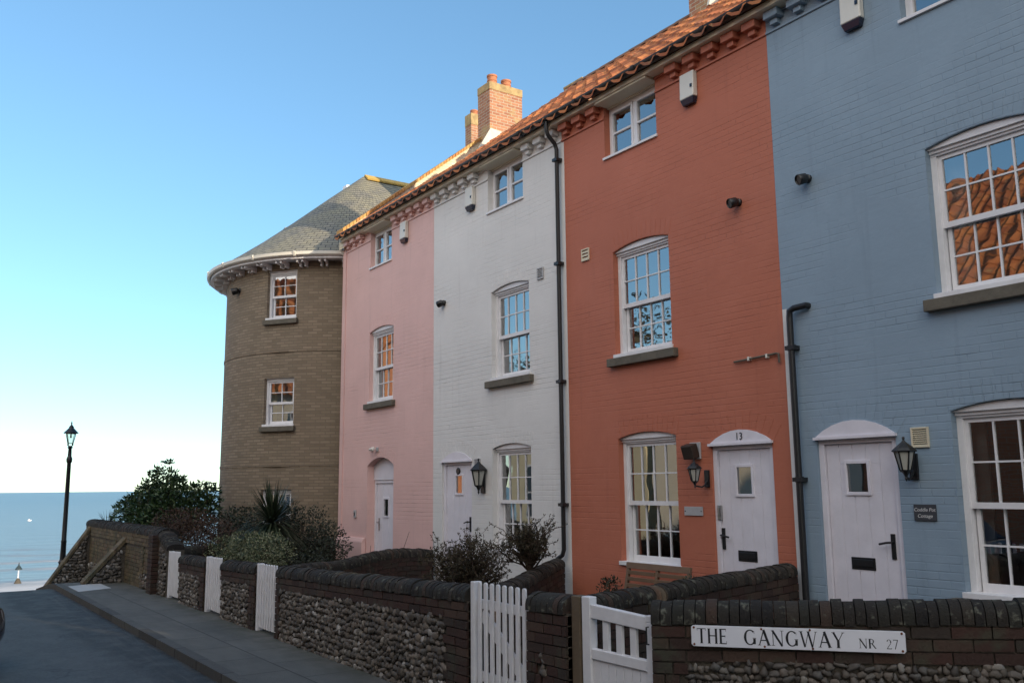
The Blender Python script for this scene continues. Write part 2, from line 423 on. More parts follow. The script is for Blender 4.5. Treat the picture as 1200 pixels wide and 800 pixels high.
def kerb_mat():
    m, nt, b = newmat('granite kerb'); co = objco(nt); x, y, z = sep(nt, co)
    bt = brick_tex(nt, comb(nt, x, 0.3, 0), .92, 1.0, .012, .1)
    n = noise_(nt, co, 18, 5, .7)
    col = mixc(nt, bt.outputs['Color'], (.045,.043,.04), (.085,.082,.075))
    col = mixc(nt, .7, col, mixc(nt, n, (.4,.4,.4), (1.4,1.4,1.4)), 'MULTIPLY')
    col = mixc(nt, bt.outputs['Fac'], col, (.015,.014,.013))
    L(nt, col, b.inputs['Base Color']); b.inputs['Roughness'].default_value = .85
    L(nt, bump_(nt, math_(nt, 'SUBTRACT', n, bt.outputs['Fac']), .01), b.inputs['Normal']); return m
MAT['kerb'] = kerb_mat()
MAT['palepad'] = plain('pale dropped kerb slab', (.42,.42,.42), .8, .15, 6, bump=.003)
MAT['terrain'] = plain('rough cliff turf', (.06,.065,.03), .95, .5, .6, bump=.2, bscale=2)

def sea_mat():
    m, nt, b = newmat('sea water'); co = objco(nt); x, y, z = sep(nt, co)
    # swells run parallel to the shore: stretched along y
    a = noise_(nt, comb(nt, math_(nt, 'MULTIPLY', x, .16), math_(nt, 'MULTIPLY', y, .035), 0), 1.0, 4, .6)
    a2 = noise_(nt, comb(nt, math_(nt, 'MULTIPLY', x, .9), math_(nt, 'MULTIPLY', y, .25), 4), 1.0, 4, .6)
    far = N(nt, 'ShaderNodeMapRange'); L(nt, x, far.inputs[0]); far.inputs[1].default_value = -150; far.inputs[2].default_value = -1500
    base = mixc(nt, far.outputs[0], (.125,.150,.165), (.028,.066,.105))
    base = mixc(nt, math_(nt, 'MULTIPLY', ramp(nt, a, [(.4,(0,0,0)),(.62,(1,1,1))]), .75), base, (.15,.155,.155))
    # surf: broken foam lines in the shallows
    sx = math_(nt, 'ADD', math_(nt, 'MULTIPLY', x, .045), math_(nt, 'MULTIPLY', noise_(nt, comb(nt, math_(nt, 'MULTIPLY', x, .02), math_(nt, 'MULTIPLY', y, .03), 7), 1.0, 3), 1.6))
    line = ramp(nt, math_(nt, 'PINGPONG', sx, .5), [(.30, (0,0,0)), (.44, (1,1,1))])
    near = N(nt, 'ShaderNodeMapRange'); L(nt, x, near.inputs[0]); near.inputs[1].default_value = -280; near.inputs[2].default_value = -175
    nr2 = N(nt, 'ShaderNodeMapRange'); L(nt, x, nr2.inputs[0]); nr2.inputs[1].default_value = -166; nr2.inputs[2].default_value = -154
    brk = ramp(nt, noise_(nt, comb(nt, math_(nt, 'MULTIPLY', x, .2), math_(nt, 'MULTIPLY', y, .06), 9), 1.0, 5, .7), [(.40, (0,0,0)), (.55, (1,1,1))])
    foam = math_(nt, 'MAXIMUM', math_(nt, 'MULTIPLY', math_(nt, 'MULTIPLY', line, near.outputs[0]), math_(nt, 'ADD', math_(nt, 'MULTIPLY', brk, .8), .15)), nr2.outputs[0], True)
    col = mixc(nt, foam, base, (.46,.45,.455))
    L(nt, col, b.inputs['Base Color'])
    L(nt, math_(nt, 'ADD', math_(nt, 'MULTIPLY', foam, .6), .30), b.inputs['Roughness'])
    h = math_(nt, 'ADD', math_(nt, 'MULTIPLY', a, 1.0), math_(nt, 'MULTIPLY', a2, .25))
    L(nt, bump_(nt, h, 1.3, .75), b.inputs['Normal'])
    return m
MAT['sea'] = sea_mat()

# ------------------------------------------------------------------ ground, road, sea
BROW = -20.6
def gz(x):
    """height of the street level: flat, then over the brow and down the cliff"""
    d = BROW - x
    if d <= 0: return 0.0
    if d < 1.2: return -.135*d*d/2.4
    z = -.135*(d-.6)
    if d > 7: z -= .30*(d-7)
    return max(z, -14.5)
def strip(name, xs, y0, y1, dz, mat, ny=1, skirt=0):
    mb = MB(); vs = []; fs = []
    for x in xs:
        for j in range(ny+1): vs.append((x, y0+(y1-y0)*j/ny, gz(x)+dz))
    k = ny+1
    for i in range(len(xs)-1):
        for j in range(ny): fs.append((i*k+j, (i+1)*k+j, (i+1)*k+j+1, i*k+j+1))
    if skirt:
        n = len(vs)
        for x in xs: vs.append((x, y0, gz(x)+dz-skirt)); vs.append((x, y1, gz(x)+dz-skirt))
        for i in range(len(xs)-1):
            fs.append((i*k, n+2*i, n+2*i+2, (i+1)*k)); fs.append((i*k+ny, (i+1)*k+ny, n+2*i+3, n+2*i+1))
    mb.add(vs, [f[::-1] for f in fs])
    o = mb.build(name, mat, origin=(0,0,0), recalc=False)
    tag(o, kind='structure'); return o
XS = [60, 40, 20, 10, 0, -5, -10, -15, -18, -20, -20.6, -20.9, -21.2, -21.5, -21.8, -22.5, -23.5, -25, -27, -29, -33, -40, -50, -58, -66, -75]
xs_all = [4000, 1000, 300, 120] + XS + [-300, -1000, -6000]
mb = MB(); vs = []; fs = []
ys = [-6000, -1000, -200, -60, -20, -6, 0, 6, 20, 60, 200, 1000, 6000]
for x in xs_all:
    for y in ys: vs.append((x, y, gz(x)-.16 + (noise.noise(Vector((x*.2, y*.2, 0)))*.25 if -70 < x < -30 else 0)))
k = len(ys)
for i in range(len(xs_all)-1):
    for j in range(k-1): fs.append((i*k+j, i*k+j+1, (i+1)*k+j+1, (i+1)*k+j))
mb.add(vs, fs); tag(mb.build('ground', MAT['terrain'], origin=(0,0,0), smooth='all'), kind='structure')
KERB = 3.08
strip('road', XS[:-3], -1.6, KERB-.1, -.1, MAT['asphalt'], 3)
XP = [x for x in XS if x > -24] 
strip('kerb', XP, KERB-.1, KERB+.03, .002, MAT['kerb'], 1, .15)
strip('pavement', XP, KERB+.03, 4.6, 0, MAT['paving'], 2)
strip('opposite_kerb', XP, -1.73, -1.6, .002, MAT['kerb'], 1, .15)
strip('opposite_pavement', XP, -2.75, -1.73, 0, MAT['paving'], 2)
strip('garden_ground', [40, 10, 0, -10, -17, -18.5, -20, -22, -24, -25.2], 4.46, 8.25, .16, MAT['soil'], 2)
o = MB().hexa([(-20.2,KERB+.05,0),(-19.0,KERB+.05,0),(-19.3,3.75,0),(-20.5,3.75,0),(-20.2,KERB+.05,.004),(-19.0,KERB+.05,.004),(-19.3,3.75,.004),(-20.5,3.75,.004)]).build('pale_paving_slab', MAT['palepad'], origin=(0,0,0)); tag(o, kind='structure')
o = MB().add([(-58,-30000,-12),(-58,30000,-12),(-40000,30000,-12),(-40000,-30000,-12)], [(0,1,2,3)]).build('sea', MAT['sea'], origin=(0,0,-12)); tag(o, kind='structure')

# ------------------------------------------------------------------ openings
def arch_loop(x0, x1, z0, z1, rise, n=8):
    """closed loop of an opening with a segmental head springing at z1"""
    pts = [(x0, z0), (x1, z0)]
    if rise <= 0: return pts + [(x1, z1), (x0, z1)]
    w = (x1-x0)/2; r = (w*w+rise*rise)/(2*rise); cx = (x0+x1)/2; cz = z1+rise-r
    a = math.asin(w/r)
    for i in range(n+1):
        t = a - 2*a*i/n
        pts.append((cx+r*math.sin(t), cz+r*math.cos(t)))
    return pts
def head_shape(x0, x1, zb, z1, rise, n=8):
    return [(x0, zb), (x1, zb)] + arch_loop(x0, x1, zb, z1, rise, n)[2:]

def sash_window(root, M, w, z0, z1, rise, stone=True, curtain=None, cols=4, head='white', ext=.10, open_gap=False):
    """w wide, opening z0..z1 (+arch rise); local x across (centred), y into the wall from the face"""
    h = w/2; d = .085
    m = MB(M)                                   # box frame
    m.box(-h, -h+.06, d, d+.10, z0+.05, z1-.07); m.box(h-.06, h, d, d+.10, z0+.05, z1-.07)
    m.box(-h, h, d-.002, d+.10, z1-.07, z1-.012)
    m.box(-h-.02, h+.02, -.03, d+.10, z0, z0+.05)   # timber sill
    win = m.build('window', MAT['white'], root, bevel=.004)
    hb = MB(M); hb.prism(head_shape(-h+.002, h-.002, z1-.012, z1-.002, rise-.004 if rise > 0 else .01), d-.05, d+.06)
    if rise > 0: hb.box(-h+.003, h-.003, d-.022, d-.0501+.05, z1-.045, z1-.012)
    hb.build('head_board', MAT[head], win)
    zi0, zi1 = z0+.05, z1-.07; zm = zi0+(zi1-zi0)*.49
    rows = 2
    us = MB(M); x0, x1 = -h+.06, h-.06; y = d+.025
    def sash(mb, xa, xb, za, zb, y, bot, top):
        st = .038
        mb.box(xa, xa+st, y, y+.035, za, zb); mb.box(xb-st, xb, y, y+.035, za, zb)
        mb.box(xa+st, xb-st, y, y+.035, za, za+bot); mb.box(xa+st, xb-st, y, y+.035, zb-top, zb)
        ga, gb, gc, gd = xa+st, xb-st, za+bot, zb-top
        for i in range(1, cols):
            x = ga+(gb-ga)*i/cols; mb.box(x-.008, x+.008, y+.004, y+.03, gc, gd)
        for i in range(1, rows):
            z = gc+(gd-gc)*i/rows; mb.box(ga, gb, y+.0055, y+.0285, z-.008, z+.008)
        return ga, gb, gc, gd
    ga, gb, gc, gd = sash(us, x0, x1, zm-.025, zi1, y, .055, .04)
    us.build('upper_sash', MAT['white'], win)
    ls = MB(M); y2 = y+.045
    s2 = sash(ls, x0+.012, x1-.012, zi0, zm+.02, y2, .075, .04)
    ls.build('lower_sash', MAT['white'], win)
    p = MB(M)
    p.add([(ga, y+.02, gc), (gb, y+.02, gc), (gb, y+.02, gd), (ga, y+.02, gd)], [(0,1,2,3)])
    p.add([(s2[0], y2+.02, s2[2]), (s2[1], y2+.02, s2[2]), (s2[1], y2+.02, s2[3]), (s2[0], y2+.02, s2[3])], [(0,1,2,3)])
    p.build('glass_pane', MAT['glass'], win)
    if curtain:
        c = MB(M); yc = d+.2
        side, mat, width = curtain
        for sgn in ((-1, 1) if side == 0 else (side,)):
            vs = []; fs = []; n = 14
            for i in range(n+1):
                xx = sgn*(h-.03-width*i/n); yy = yc+.025*math.sin(i*2.1)
                vs += [(xx, yy, z0+.04), (xx, yy, z1)]
            for i in range(n): fs.append((2*i, 2*i+2, 2*i+3, 2*i+1))
            c.add(vs, fs)
            vs2 = [(v[0], v[1]+.006, v[2]) for v in vs]; c.add(vs2, [f[::-1] for f in fs])
        c.build('curtain', MAT[mat], win)
    if stone:
        s = MB(M); s.box(-h-ext, h+ext, -.085, .075, z0-.115, z0-.003)
        s.build('stone_sill', MAT['stone'], win, bevel=.008)
    return win

def casement(root, M, w, z0, z1):
    h = w/2; d = .10
    m = MB(M)
    m.box(-h, -h+.05, d, d+.09, z0+.035, z1); m.box(h-.05, h, d, d+.09, z0+.035, z1)
    m.box(-h+.05, h-.05, d, d+.09, z1-.05, z1); m.box(-.028, .028, d, d+.09, z0+.035, z1-.05)
    m.box(-h-.02, h+.02, -.03, d+.09, z0, z0+.035)
    win = m.build('window', MAT['white'], root, bevel=.004)
    b = MB(M); zm = (z0+z1)/2; p = MB(M)
    for xa, xb in ((-h+.05, -.028), (.028, h-.05)):
        za, zb = z0+.035, z1-.05
        b.box(xa, xa+.035, d-.012, d+.05, za, zb); b.box(xb-.035, xb, d-.012, d+.05, za, zb)
        b.box(xa+.035, xb-.035, d-.012, d+.05, za, za+.035); b.box(xa+.035, xb-.035, d-.012, d+.05, zb-.035, zb)
        b.box(xa+.035, xb-.035, d-.008, d+.045, zm-.013, zm+.013)
        p.add([(xa+.03, d+.02, za+.03), (xb-.03, d+.02, za+.03), (xb-.03, d+.02, zb-.03), (xa+.03, d+.02, zb-.03)], [(0,1,2,3)])
    b.build('casement', MAT['white'], win); p.build('glass_pane', MAT['glass'], win)
    return win

def wobble(pts): return pts
def text_mesh(txt, size, M, mat, name, parent=None, origin=None, italic=0, depth=.0015, align='CENTER', weight=0):
    cu = bpy.data.curves.new(name, 'FONT'); cu.body = txt; cu.size = size; cu.extrude = depth; cu.align_x = align; cu.align_y = 'CENTER'; cu.shear = italic
    cu.offset = weight
    t = bpy.data.objects.new(name, cu); COL.objects.link(t)
    dg = bpy.context.evaluated_depsgraph_get()
    me = bpy.data.meshes.new_from_object(t.evaluated_get(dg))
    bpy.data.objects.remove(t); bpy.data.curves.remove(cu)
    mb = MB(M @ Matrix.Rotation(R(90), 4, 'X'))
    mb.add([tuple(v.co) for v in me.vertices], [tuple(p.vertices) for p in me.polygons])
    bpy.data.meshes.remove(me)
    return mb.build(name, mat, parent, origin=origin)

def plank_door(root, M, w, z0, z1, rise, win_rect=None, letter=None, handle=None, planks=5, deep=.0, arch=True, number=None, handle_mat='black', round_win=False, panel_h=0.0):
    """door set in an opening w wide from z0 to springing z1"""
    h = w/2; d = .03+deep
    f = MB(M); zt = z1-panel_h
    f.box(-h, -h+.065, d, d+.09, z0, zt-.065); f.box(h-.065, h, d, d+.09, z0, zt-.065); f.box(-h, h, d, d+.09, zt-.065, zt)
    fr = f.build('door_frame', MAT['door_white'], root, bevel=.004)
    if arch:
        a = MB(M)
        if panel_h: a.prism(head_shape(-h+.002, h-.002, zt, z1, rise-.003), d-.02, d+.06)
        else:
            a.prism(head_shape(-h-.012, h+.012, z1, z1+.006, rise), -.014, d+.06)
            a.box(-h-.02, h+.02, -.035, -.002, z1-.018, z1+.01)
        ap = a.build('arch_panel', MAT['door_white'], fr)
        if number:
            text_mesh(number, .115, M @ Matrix.Translation((.0, -.018, z1+rise*.5)), MAT['ink'], 'house_number', fr)
    l = MB(M); x0, x1 = -h+.068, h-.068; pw = (x1-x0)/planks; zb, ze = z0+.02, zt-.068
    for i in range(planks):
        a_, b_ = x0+pw*i+.003, x0+pw*(i+1)-.003
        if win_rect and b_ > win_rect[0] and a_ < win_rect[1]:
            l.box(a_, b_, d+.028, d+.07, zb, win_rect[2]); l.box(a_, b_, d+.028, d+.07, win_rect[3], ze)
            if a_ < win_rect[0]: l.box(a_, win_rect[0], d+.028, d+.07, win_rect[2], win_rect[3])
            if b_ > win_rect[1]: l.box(win_rect[1], b_, d+.028, d+.07, win_rect[2], win_rect[3])
        else: l.box(a_, b_, d+.028, d+.07, zb, ze)
    l.box(x0, x1, d+.034, d+.066, zb, win_rect[2]-.01 if win_rect else ze)
    if win_rect:
        l.box(x0, win_rect[0]-.001, d+.034, d+.066, win_rect[2]-.01, ze); l.box(win_rect[1]+.001, x1, d+.034, d+.066, win_rect[2]-.01, ze)
        l.box(win_rect[0]-.001, win_rect[1]+.001, d+.034, d+.066, win_rect[3]+.01, ze)
    dr = l.build('door', MAT['door_white'], root, bevel=.003)
    if win_rect:
        a_, b_, c_, e_ = win_rect; t = MB(M)
        for q in ((a_-.035, a_, c_-.035, e_+.035), (b_, b_+.035, c_-.035, e_+.035), (a_, b_, c_-.035, c_), (a_, b_, e_, e_+.035)):
            t.box(q[0], q[1], d+.012, d+.04, q[2], q[3])
        t.build('window_bead', MAT['door_white'], dr, bevel=.004)
        MB(M).add([(a_, d+.035, c_), (b_, d+.035, c_), (b_, d+.035, e_), (a_, d+.035, e_)], [(0,1,2,3)]).build('door_window', MAT['glass'], dr)
    if letter:
        a_, b_, c_, e_ = letter; t = MB(M)
        t.box(a_, b_, d+.020, d+.028, c_, e_); t.box(a_+.02, b_-.02, d+.012, d+.02, c_+.03, e_-.02)
        t.build('letterbox', MAT['black'], dr, bevel=.004)
    if handle:
        hx, hz, sg = handle; t = MB(M)
        t.box(hx-.022, hx+.022, d+.016, d+.028, hz-.12, hz+.12)
        t.tube([(hx, d+.016, hz+.04), (hx, d-.03, hz+.04), (hx+sg*.05, d-.035, hz+.035), (hx+sg*.12, d-.03, hz+.02)], .011, 8)
        t.build('handle', MAT[handle_mat], dr)
    return dr

# ------------------------------------------------------------------ terraced houses
YF = 8.0
HW = 3.9
ZE = 7.22          # gutter
TANP = .80
YR = 11.5
def pantile_roof(X0, X1, y_e, z_e, y_r, name, mat, parent, TANP=.80):
    """front slope from eave (y_e,z_e) to ridge y_r, real pantile waves and lapped courses"""
    sgn = 1 if y_r > y_e else -1
    run = abs(y_r-y_e); cl = .252; nC = int(math.ceil(run/cl)); nX = int(round((X1-X0)/.3))*8
    mb = MB(); vs = []; fs = []
    rnd = random.Random(int(X0*10)+int(y_r*7))
    offs = [[rnd.uniform(-.006, .006) for _ in range(int(nX/8)+2)] for _ in range(nC)]
    for c in range(nC):
        r0 = c*cl - (.04 if c == 0 else .0); r1 = min((c+1)*cl+.02, run)
        base = len(vs)
        for (r, lift) in ((r0, .006), (r0, .044), (r1, .008)):
            for i in range(nX+1):
                x = X0+(X1-X0)*i/nX; u = (x-X0)/.3
                hgt = .042*math.cos(2*PI*u)+.014*math.cos(4*PI*u+.8)
                o = offs[c][int(u)]
                vs.append((x, y_e+sgn*(r+o), z_e+r*TANP+hgt+lift+.01))
        k = nX+1
        for q in range(2):
            for i in range(nX):
                f = (base+q*k+i, base+q*k+i+1, base+(q+1)*k+i+1, base+(q+1)*k+i)
                fs.append(f if sgn > 0 else f[::-1])
    mb.add(vs, fs)
    return mb.build(name, mat, parent, smooth=True)

def brick_arch(mb, M, w, z1, rise, dz=.215):
    """soldier course over an opening, standing 4 mm proud so that its joints read through the paint"""
    n = max(9, int(w/.078)); h = w/2+.02; r = (h*h+rise*rise)/(2*rise); cz = z1+rise-r; a = math.asin(h/r)
    for i in range(n):
        t0 = -a+2*a*i/n+.0035/r*1.0; t1 = -a+2*a*(i+1)/n-.0035/r
        P = []
        for y in (-.0022, .02):
            for (t, rr) in ((t0, r+.004), (t1, r+.004), (t1, r+dz), (t0, r+dz)):
                P.append((rr*math.sin(t), y, cz+rr*math.cos(t)))
        mb.M = M
        mb.add(P, [(0,1,2,3), (7,6,5,4), (0,4,5,1), (1,5,6,2), (2,6,7,3), (3,7,4,0)])

def terraced_house(paint, X0, label, specs, group='painted terraced houses', pitch=None):
    TANP = pitch or .80
    X1 = X0+HW; g = .001
    root = thing('terraced_house', label, 'house', (X0, YF, 0), group)
    W = MAT['wall_'+paint]; T = MAT['trim_'+paint]
    holes = []; arches = []
    for s in specs:
        k, xa, xb, z0, z1, rise = s[:6]
        holes.append(arch_loop(xa, xb, z0, z1, rise))
        if rise > 0: arches.append(s)
    wall = MB()
    outer = [(X0+g, -.2), (X1-g, -.2), (X1-g, ZE+.05), (X0+g, ZE+.05)]
    doors = [s for s in specs if s[0] == 'door']
    wall.holed(outer, holes, YF, YF+.28)
    wall.box(X0+g, X0+.1, YF+.28, 15, -.2, ZE+.05); wall.box(X1-.1, X1-g, YF+.28, 15, -.2, ZE+.05)
    wall.box(X0+.1, X1-.1, 14.8, 15, -.2, ZE+.05)
    for side in ((X0+g, X0+.1), (X1-.1, X1-g)):      # gables
        wall.prism([], 0, 0) if False else None
        a, b = side
        wall.add([(a,YF+.28,ZE+.05),(a,15,ZE+.05),(a,YR,ZE+(YR-7.72)*TANP-.1),(b,YF+.28,ZE+.05),(b,15,ZE+.05),(b,YR,ZE+(YR-7.72)*TANP-.1)],
                 [(0,1,2),(3,5,4),(0,3,4,1),(1,4,5,2),(2,5,3,0)])
    w_o = wall.build('wall', W, root)
    fl = MB()
    for z in (2.95, 5.6): fl.box(X0+.1, X1-.1, YF+.6, 14.8, z, z+.1)
    fl.box(X0+.1, X1-.1, 10.6, 10.7, -.1, 7.3)
    fl.build('inner_floor', MAT['interior'], w_o)
    # cornice, broken by the top window
    n = 12; tops = [q for q in specs if q[0] == 'top']
    segs = [X0+g] + [v for q in tops for v in (q[1]-.001, q[2]+.001)] + [X1-g]
    for k_ in range(0, len(segs), 2):
        a, b = segs[k_], segs[k_+1]; c = MB()
        c.box(a, b, YF-.022, YF+.01, 6.985, 7.012); c.box(a, b, YF-.03, YF+.01, 7.175, 7.2)
        for i in range(n):
            x = X0+HW*(i+.5)/n
            if not (a+.08 < x < b-.08): continue
            c.box(x-.098, x+.098, YF-.125, YF+.01, 7.105, 7.199); c.box(x-.05, x+.05, YF-.07, YF+.01, 7.04, 7.105)
        c.build('cornice', T, root, bevel=.006)
    MB().box(X0+g, X1-g, YF-.19, YF+.0, 7.2005, 7.268).build('fascia', MAT['cream'], root)
    # gutter: half round, with joint collars
    gm = MB(); yg = YF-.25
    prof = [(yg+.068*math.cos(t), 7.325+.068*math.sin(t)) for t in [PI+PI*i/10 for i in range(11)]]
    inner = [(yg+.058*math.cos(t), 7.325+.058*math.sin(t)) for t in [2*PI-PI*i/10 for i in range(11)]]
    loop = prof+inner
    for xa, xb, s_ in [(X0, X1, 1)]+[(X0+HW*q-.03, X0+HW*q+.03, 1.16) for q in (.18, .5, .82)]:
        vs = []; m = len(loop)
        for x in (xa, xb):
            for (y, z) in loop: vs.append((x, yg+(y-yg)*s_, 7.325+(z-7.325)*s_))
        fs = [(i, (i+1) % m, (i+1) % m+m, i+m) for i in range(m)]
        gm.add(vs, fs)
    gm.build('gutter', MAT['gutter'], root, smooth=True)
    rf = pantile_roof(X0, X1, YF-.27, ZE+.045, YR, 'roof', MAT['pantile'], root, TANP)
    pantile_roof(X0, X1, 15.25, ZE+.08, YR, 'rear_slope', MAT['pantile'], rf, TANP)
    rd = MB(); zr = ZE+.045+(YR-YF+.27)*TANP
    for i in range(9):
        xa = X0+HW*i/9; xb = X0+HW*(i+1)/9-.012
        vs = []; fs = []
        for x, r in ((xa, .135), (xb, .128)):
            for q in range(9):
                t = PI*q/8; vs.append((x, YR+r*math.cos(t), zr-.01+r*.8*math.sin(t)))
        fs = [(q, q+1, q+10, q+9) for q in range(8)] + [tuple(range(9)), tuple(range(17, 8, -1))]
        rd.add(vs, fs)
    rd.build('ridge', MAT['ridge'], rf)
    for s in specs:
        k, xa, xb, z0, z1, rise = s[:6]; kw = s[6] if len(s) > 6 else {}
        M = Matrix.Translation(((xa+xb)/2, YF, 0)); w = xb-xa
        part = None
        if k == 'sash': part = sash_window(root, M, w, z0, z1, rise, **kw)
        elif k == 'top':
            wn = casement(root, M, w, z0, 7.15)
            MB(M).box(-w/2+.002, w/2-.002, .06, .2, 7.152, 7.198).box(-w/2+.002, w/2-.002, -.17, .058, 7.17, 7.198).build('head_board', MAT['cream'], wn)
        elif k == 'door': part = plank_door(root, M, w, z0, z1, rise, **kw)
        if part and rise > 0:
            ab = MB(); brick_arch(ab, M, w, z1, rise); ab.build('brick_arch', W, part)
    return root

def chimney(parent, x0, x1, y0, y1, zb, zt, pots, name='chimney', band=.17, mat='chimney'):
    c = MB(); c.box(x0, x1, y0, y1, zb, zt-band); o = c.build(name, MAT[mat], parent)
    t = MB(); t.box(x0-.012, x1+.012, y0-.012, y1+.012, zt-band, zt)
    t.build('chimney_cap', MAT['chimney_top'], o, bevel=.01)
    for (px, py, r, h) in pots:
        p = MB(); p.lathe(px, py, [(r*.9, zt-.01), (r, zt+.03), (r*.96, zt+.05), (r*.96, zt+h*.45), (r*1.04, zt+h*.48), (r*1.04, zt+h*.54), (r*.96, zt+h*.57), (r*.97, zt+h-.05), (r*1.08, zt+h-.045), (r*1.08, zt+h), (r*.8, zt+h), (r*.75, zt+h-.08)], 16)
        p.build('chimney_pot', MAT['pot'], o, smooth=True)
    return o

GLOW = dict()
PX, WX, RX, BX = -18.1, -14.2, -10.3, -6.4
pink = terraced_house('pink', PX, 'narrow pink painted three storey house at the sea end of the terrace', [
    ('door', -16.90, -15.74, .22, 2.30, .16, dict(deep=.14, win_rect=(-.19,.0,1.32,1.64), panel_h=.28, handle=(-.40,1.15,1), planks=4, handle_mat='steel')),
    ('sash', -16.88, -15.80, 3.55, 5.02, .07, dict(curtain=(0,'gold_curtain',.26))),
    ('top', -16.90, -15.93, 6.36, 7.199, 0)], pitch=.742)
white = terraced_house('white', WX, 'pale grey white house between the pink house and the terracotta red house', [
    ('door', -13.88, -12.90, .22, 2.30, .15, dict(win_rect=(-.10,.10,1.76,2.05), planks=4, handle=(.36,1.25,-1))),
    ('sash', -12.27, -11.20, .84, 2.46, .07, dict(stone=False, curtain=(1,'curtain',.3))),
    ('sash', -12.27, -11.20, 3.55, 5.02, .07, dict(curtain=None)),
    ('top', -12.36, -11.33, 6.38, 7.199, 0)])
red = terraced_house('red', RX, 'terracotta red house with a number 13 over its white plank door', [
    ('door', -7.55, -6.64, .22, 2.32, .15, dict(win_rect=(-.115,.095,1.75,2.05), letter=(-.155,.12,1.00,1.12), handle=(-.36,1.24,1), number='13')),
    ('sash', -9.20, -8.12, .84, 2.47, .07, dict(stone=False)),
    ('sash', -9.20, -8.12, 3.55, 5.02, .07, dict()),
    ('top', -9.31, -8.26, 6.38, 7.199, 0)])
blue = terraced_house('blue', BX, 'slate blue painted house behind the street name sign', [
    ('door', -6.06, -5.15, .22, 2.32, .16, dict(win_rect=(-.145,.085,1.77,2.05), letter=(-.165,.105,1.01,1.13), handle=(.315,1.25,-1))),
    ('sash', -4.58, -3.50, .84, 2.50, .07, dict(curtain=(-1,'curtain',.14))),
    ('sash', -4.61, -3.53, 3.55, 5.02, .07, dict(curtain=(0,'curtain',.22))),
    ('top', -4.74, -3.70, 6.38, 7.199, 0)])
cream = terraced_house('cream', BX+HW, 'cream painted house at the near end of the terrace beyond the blue house', [
    ('door', -2.16, -1.25, .22, 2.32, .16, dict(letter=(-.16,.11,1.01,1.13), handle=(.315,1.25,-1))),
    ('sash', -.7, .38, .84, 2.50, .07, dict()), ('sash', -.7, .38, 3.55, 5.02, .07, dict()), ('top', -.84, .2, 6.38, 7.199, 0)])
# extra door furniture
M = Matrix.Translation((-7.095, YF, 0))
MB(M).box(-.415, -.365, .02, .058, 1.45, 1.62).box(-.405, -.375, .012, .02, 1.50, 1.60).build('keypad', MAT['steel'], [c for c in kids(red) if c.name.startswith('door') and not c.name.startswith('door_')][0], bevel=.006)
M = Matrix.Translation((-13.39, YF, 0))
d_ = [c for c in kids(white) if c.name.startswith('door') and not c.name.startswith('door_')][0]
kn = MB(M); kn.M = M @ Matrix.Translation((-.02, .05, 2.13)) @ Matrix.Rotation(R(90), 4, 'X'); kn.lathe(0, 0, [(.055, -.01), (.06, .012), (.045, .022), (.03, .02)], 18); kn.build('number_plate', MAT['black'], d_, smooth=True)
# pink plinth and white gable parapet
MB().box(PX-.1, -16.93, YF-.09, YF-.001, -.1, .80).hexa([(PX-.1,YF-.09,.80),(-16.93,YF-.09,.80),(-16.93,YF-.001,.80),(PX-.1,YF-.001,.80),(PX-.1,YF-.05,.88),(-16.93,YF-.05,.88),(-16.93,YF-.001,.88),(PX-.1,YF-.001,.88)]).build('plinth', MAT['trim_pink'], pink, bevel=.01)
def parapet(root, x0, x1):
    p = MB(); y0, y1 = YF-.12, YR; TANP = .742
    zb = lambda y: ZE+.045+(y-YF+.27)*TANP
    zt = lambda y: zb(y)+.09+.22*(y-y0)/(y1-y0)
    def blk(mb, ya, yb, xa, xb, h0, h1, mir=False):
        Y = (lambda y: 2*y1-y) if mir else (lambda y: y)
        f0 = (lambda y: zb(y)-.3) if h0 is None else (lambda y: zt(y)+h0)
        mb.hexa([(xa,Y(ya),f0(ya)),(xb,Y(ya),f0(ya)),(xb,Y(yb),f0(yb)),(xa,Y(yb),f0(yb)),(xa,Y(ya),zt(ya)+h1),(xb,Y(ya),zt(ya)+h1),(xb,Y(yb),zt(yb)+h1),(xa,Y(yb),zt(yb)+h1)])
    blk(p, y0, y1, x0, x1, None, 0); blk(p, y0, y1, x0, x1, None, 0, True)
    po = p.build('gable_parapet', MAT['parapet'], root)
    t = MB(); n = 46
    for mir in (False, True):
        for i in range(n):
            ya = y0-.05+(y1-y0+.05)*i/n; yb = y0-.05+(y1-y0+.05)*(i+1)/n-.012; j = random.uniform(-.006, .006)
            blk(t, ya, yb, x0-.05, x1+.05+j, .004, .085+j, mir)
    t.build('coping', MAT['tilecop'], po)
parapet(pink, PX-.16, PX+.10)
MB().box(PX-.16, PX-.002, YF-.02, 15, -.2, ZE+.1).build('gable_wall', MAT['wall_pink'], pink)
c1 = chimney(pink, PX-.02, PX+.52, 11.45, 12.42, 9.6, 11.72, [(PX+.25, 11.70, .125, .30), (PX+.25, 12.12, .125, .27)], band=.2)
MB().hexa([(PX+.521,11.1,9.9),(PX+.57,11.1,9.9),(PX+.57,12.5,9.9),(PX+.521,12.5,9.9),(PX+.521,11.46,10.50),(PX+.545,11.46,10.50),(PX+.545,12.4,10.4),(PX+.521,12.4,10.4)]).build('flashing', MAT['flash'], c1)
c2 = chimney(pink, -15.2, -14.55, 11.9, 12.5, 9.4, 10.74, [], band=.05)
c3 = chimney(red, -10.62, -10.02, 11.2, 12.1, 9.6, 12.2, [(-10.32, 11.45, .12, .3), (-10.32, 11.85, .12, .3)])
MB().hexa([(-10.02,11.0,10.0),(-9.96,11.0,10.0),(-9.96,12.2,10.0),(-10.02,12.2,10.0),(-10.019,11.21,10.66),(-9.99,11.21,10.66),(-9.99,12.1,10.5),(-10.019,12.1,10.5)]).build('flashing', MAT['flash'], c3)
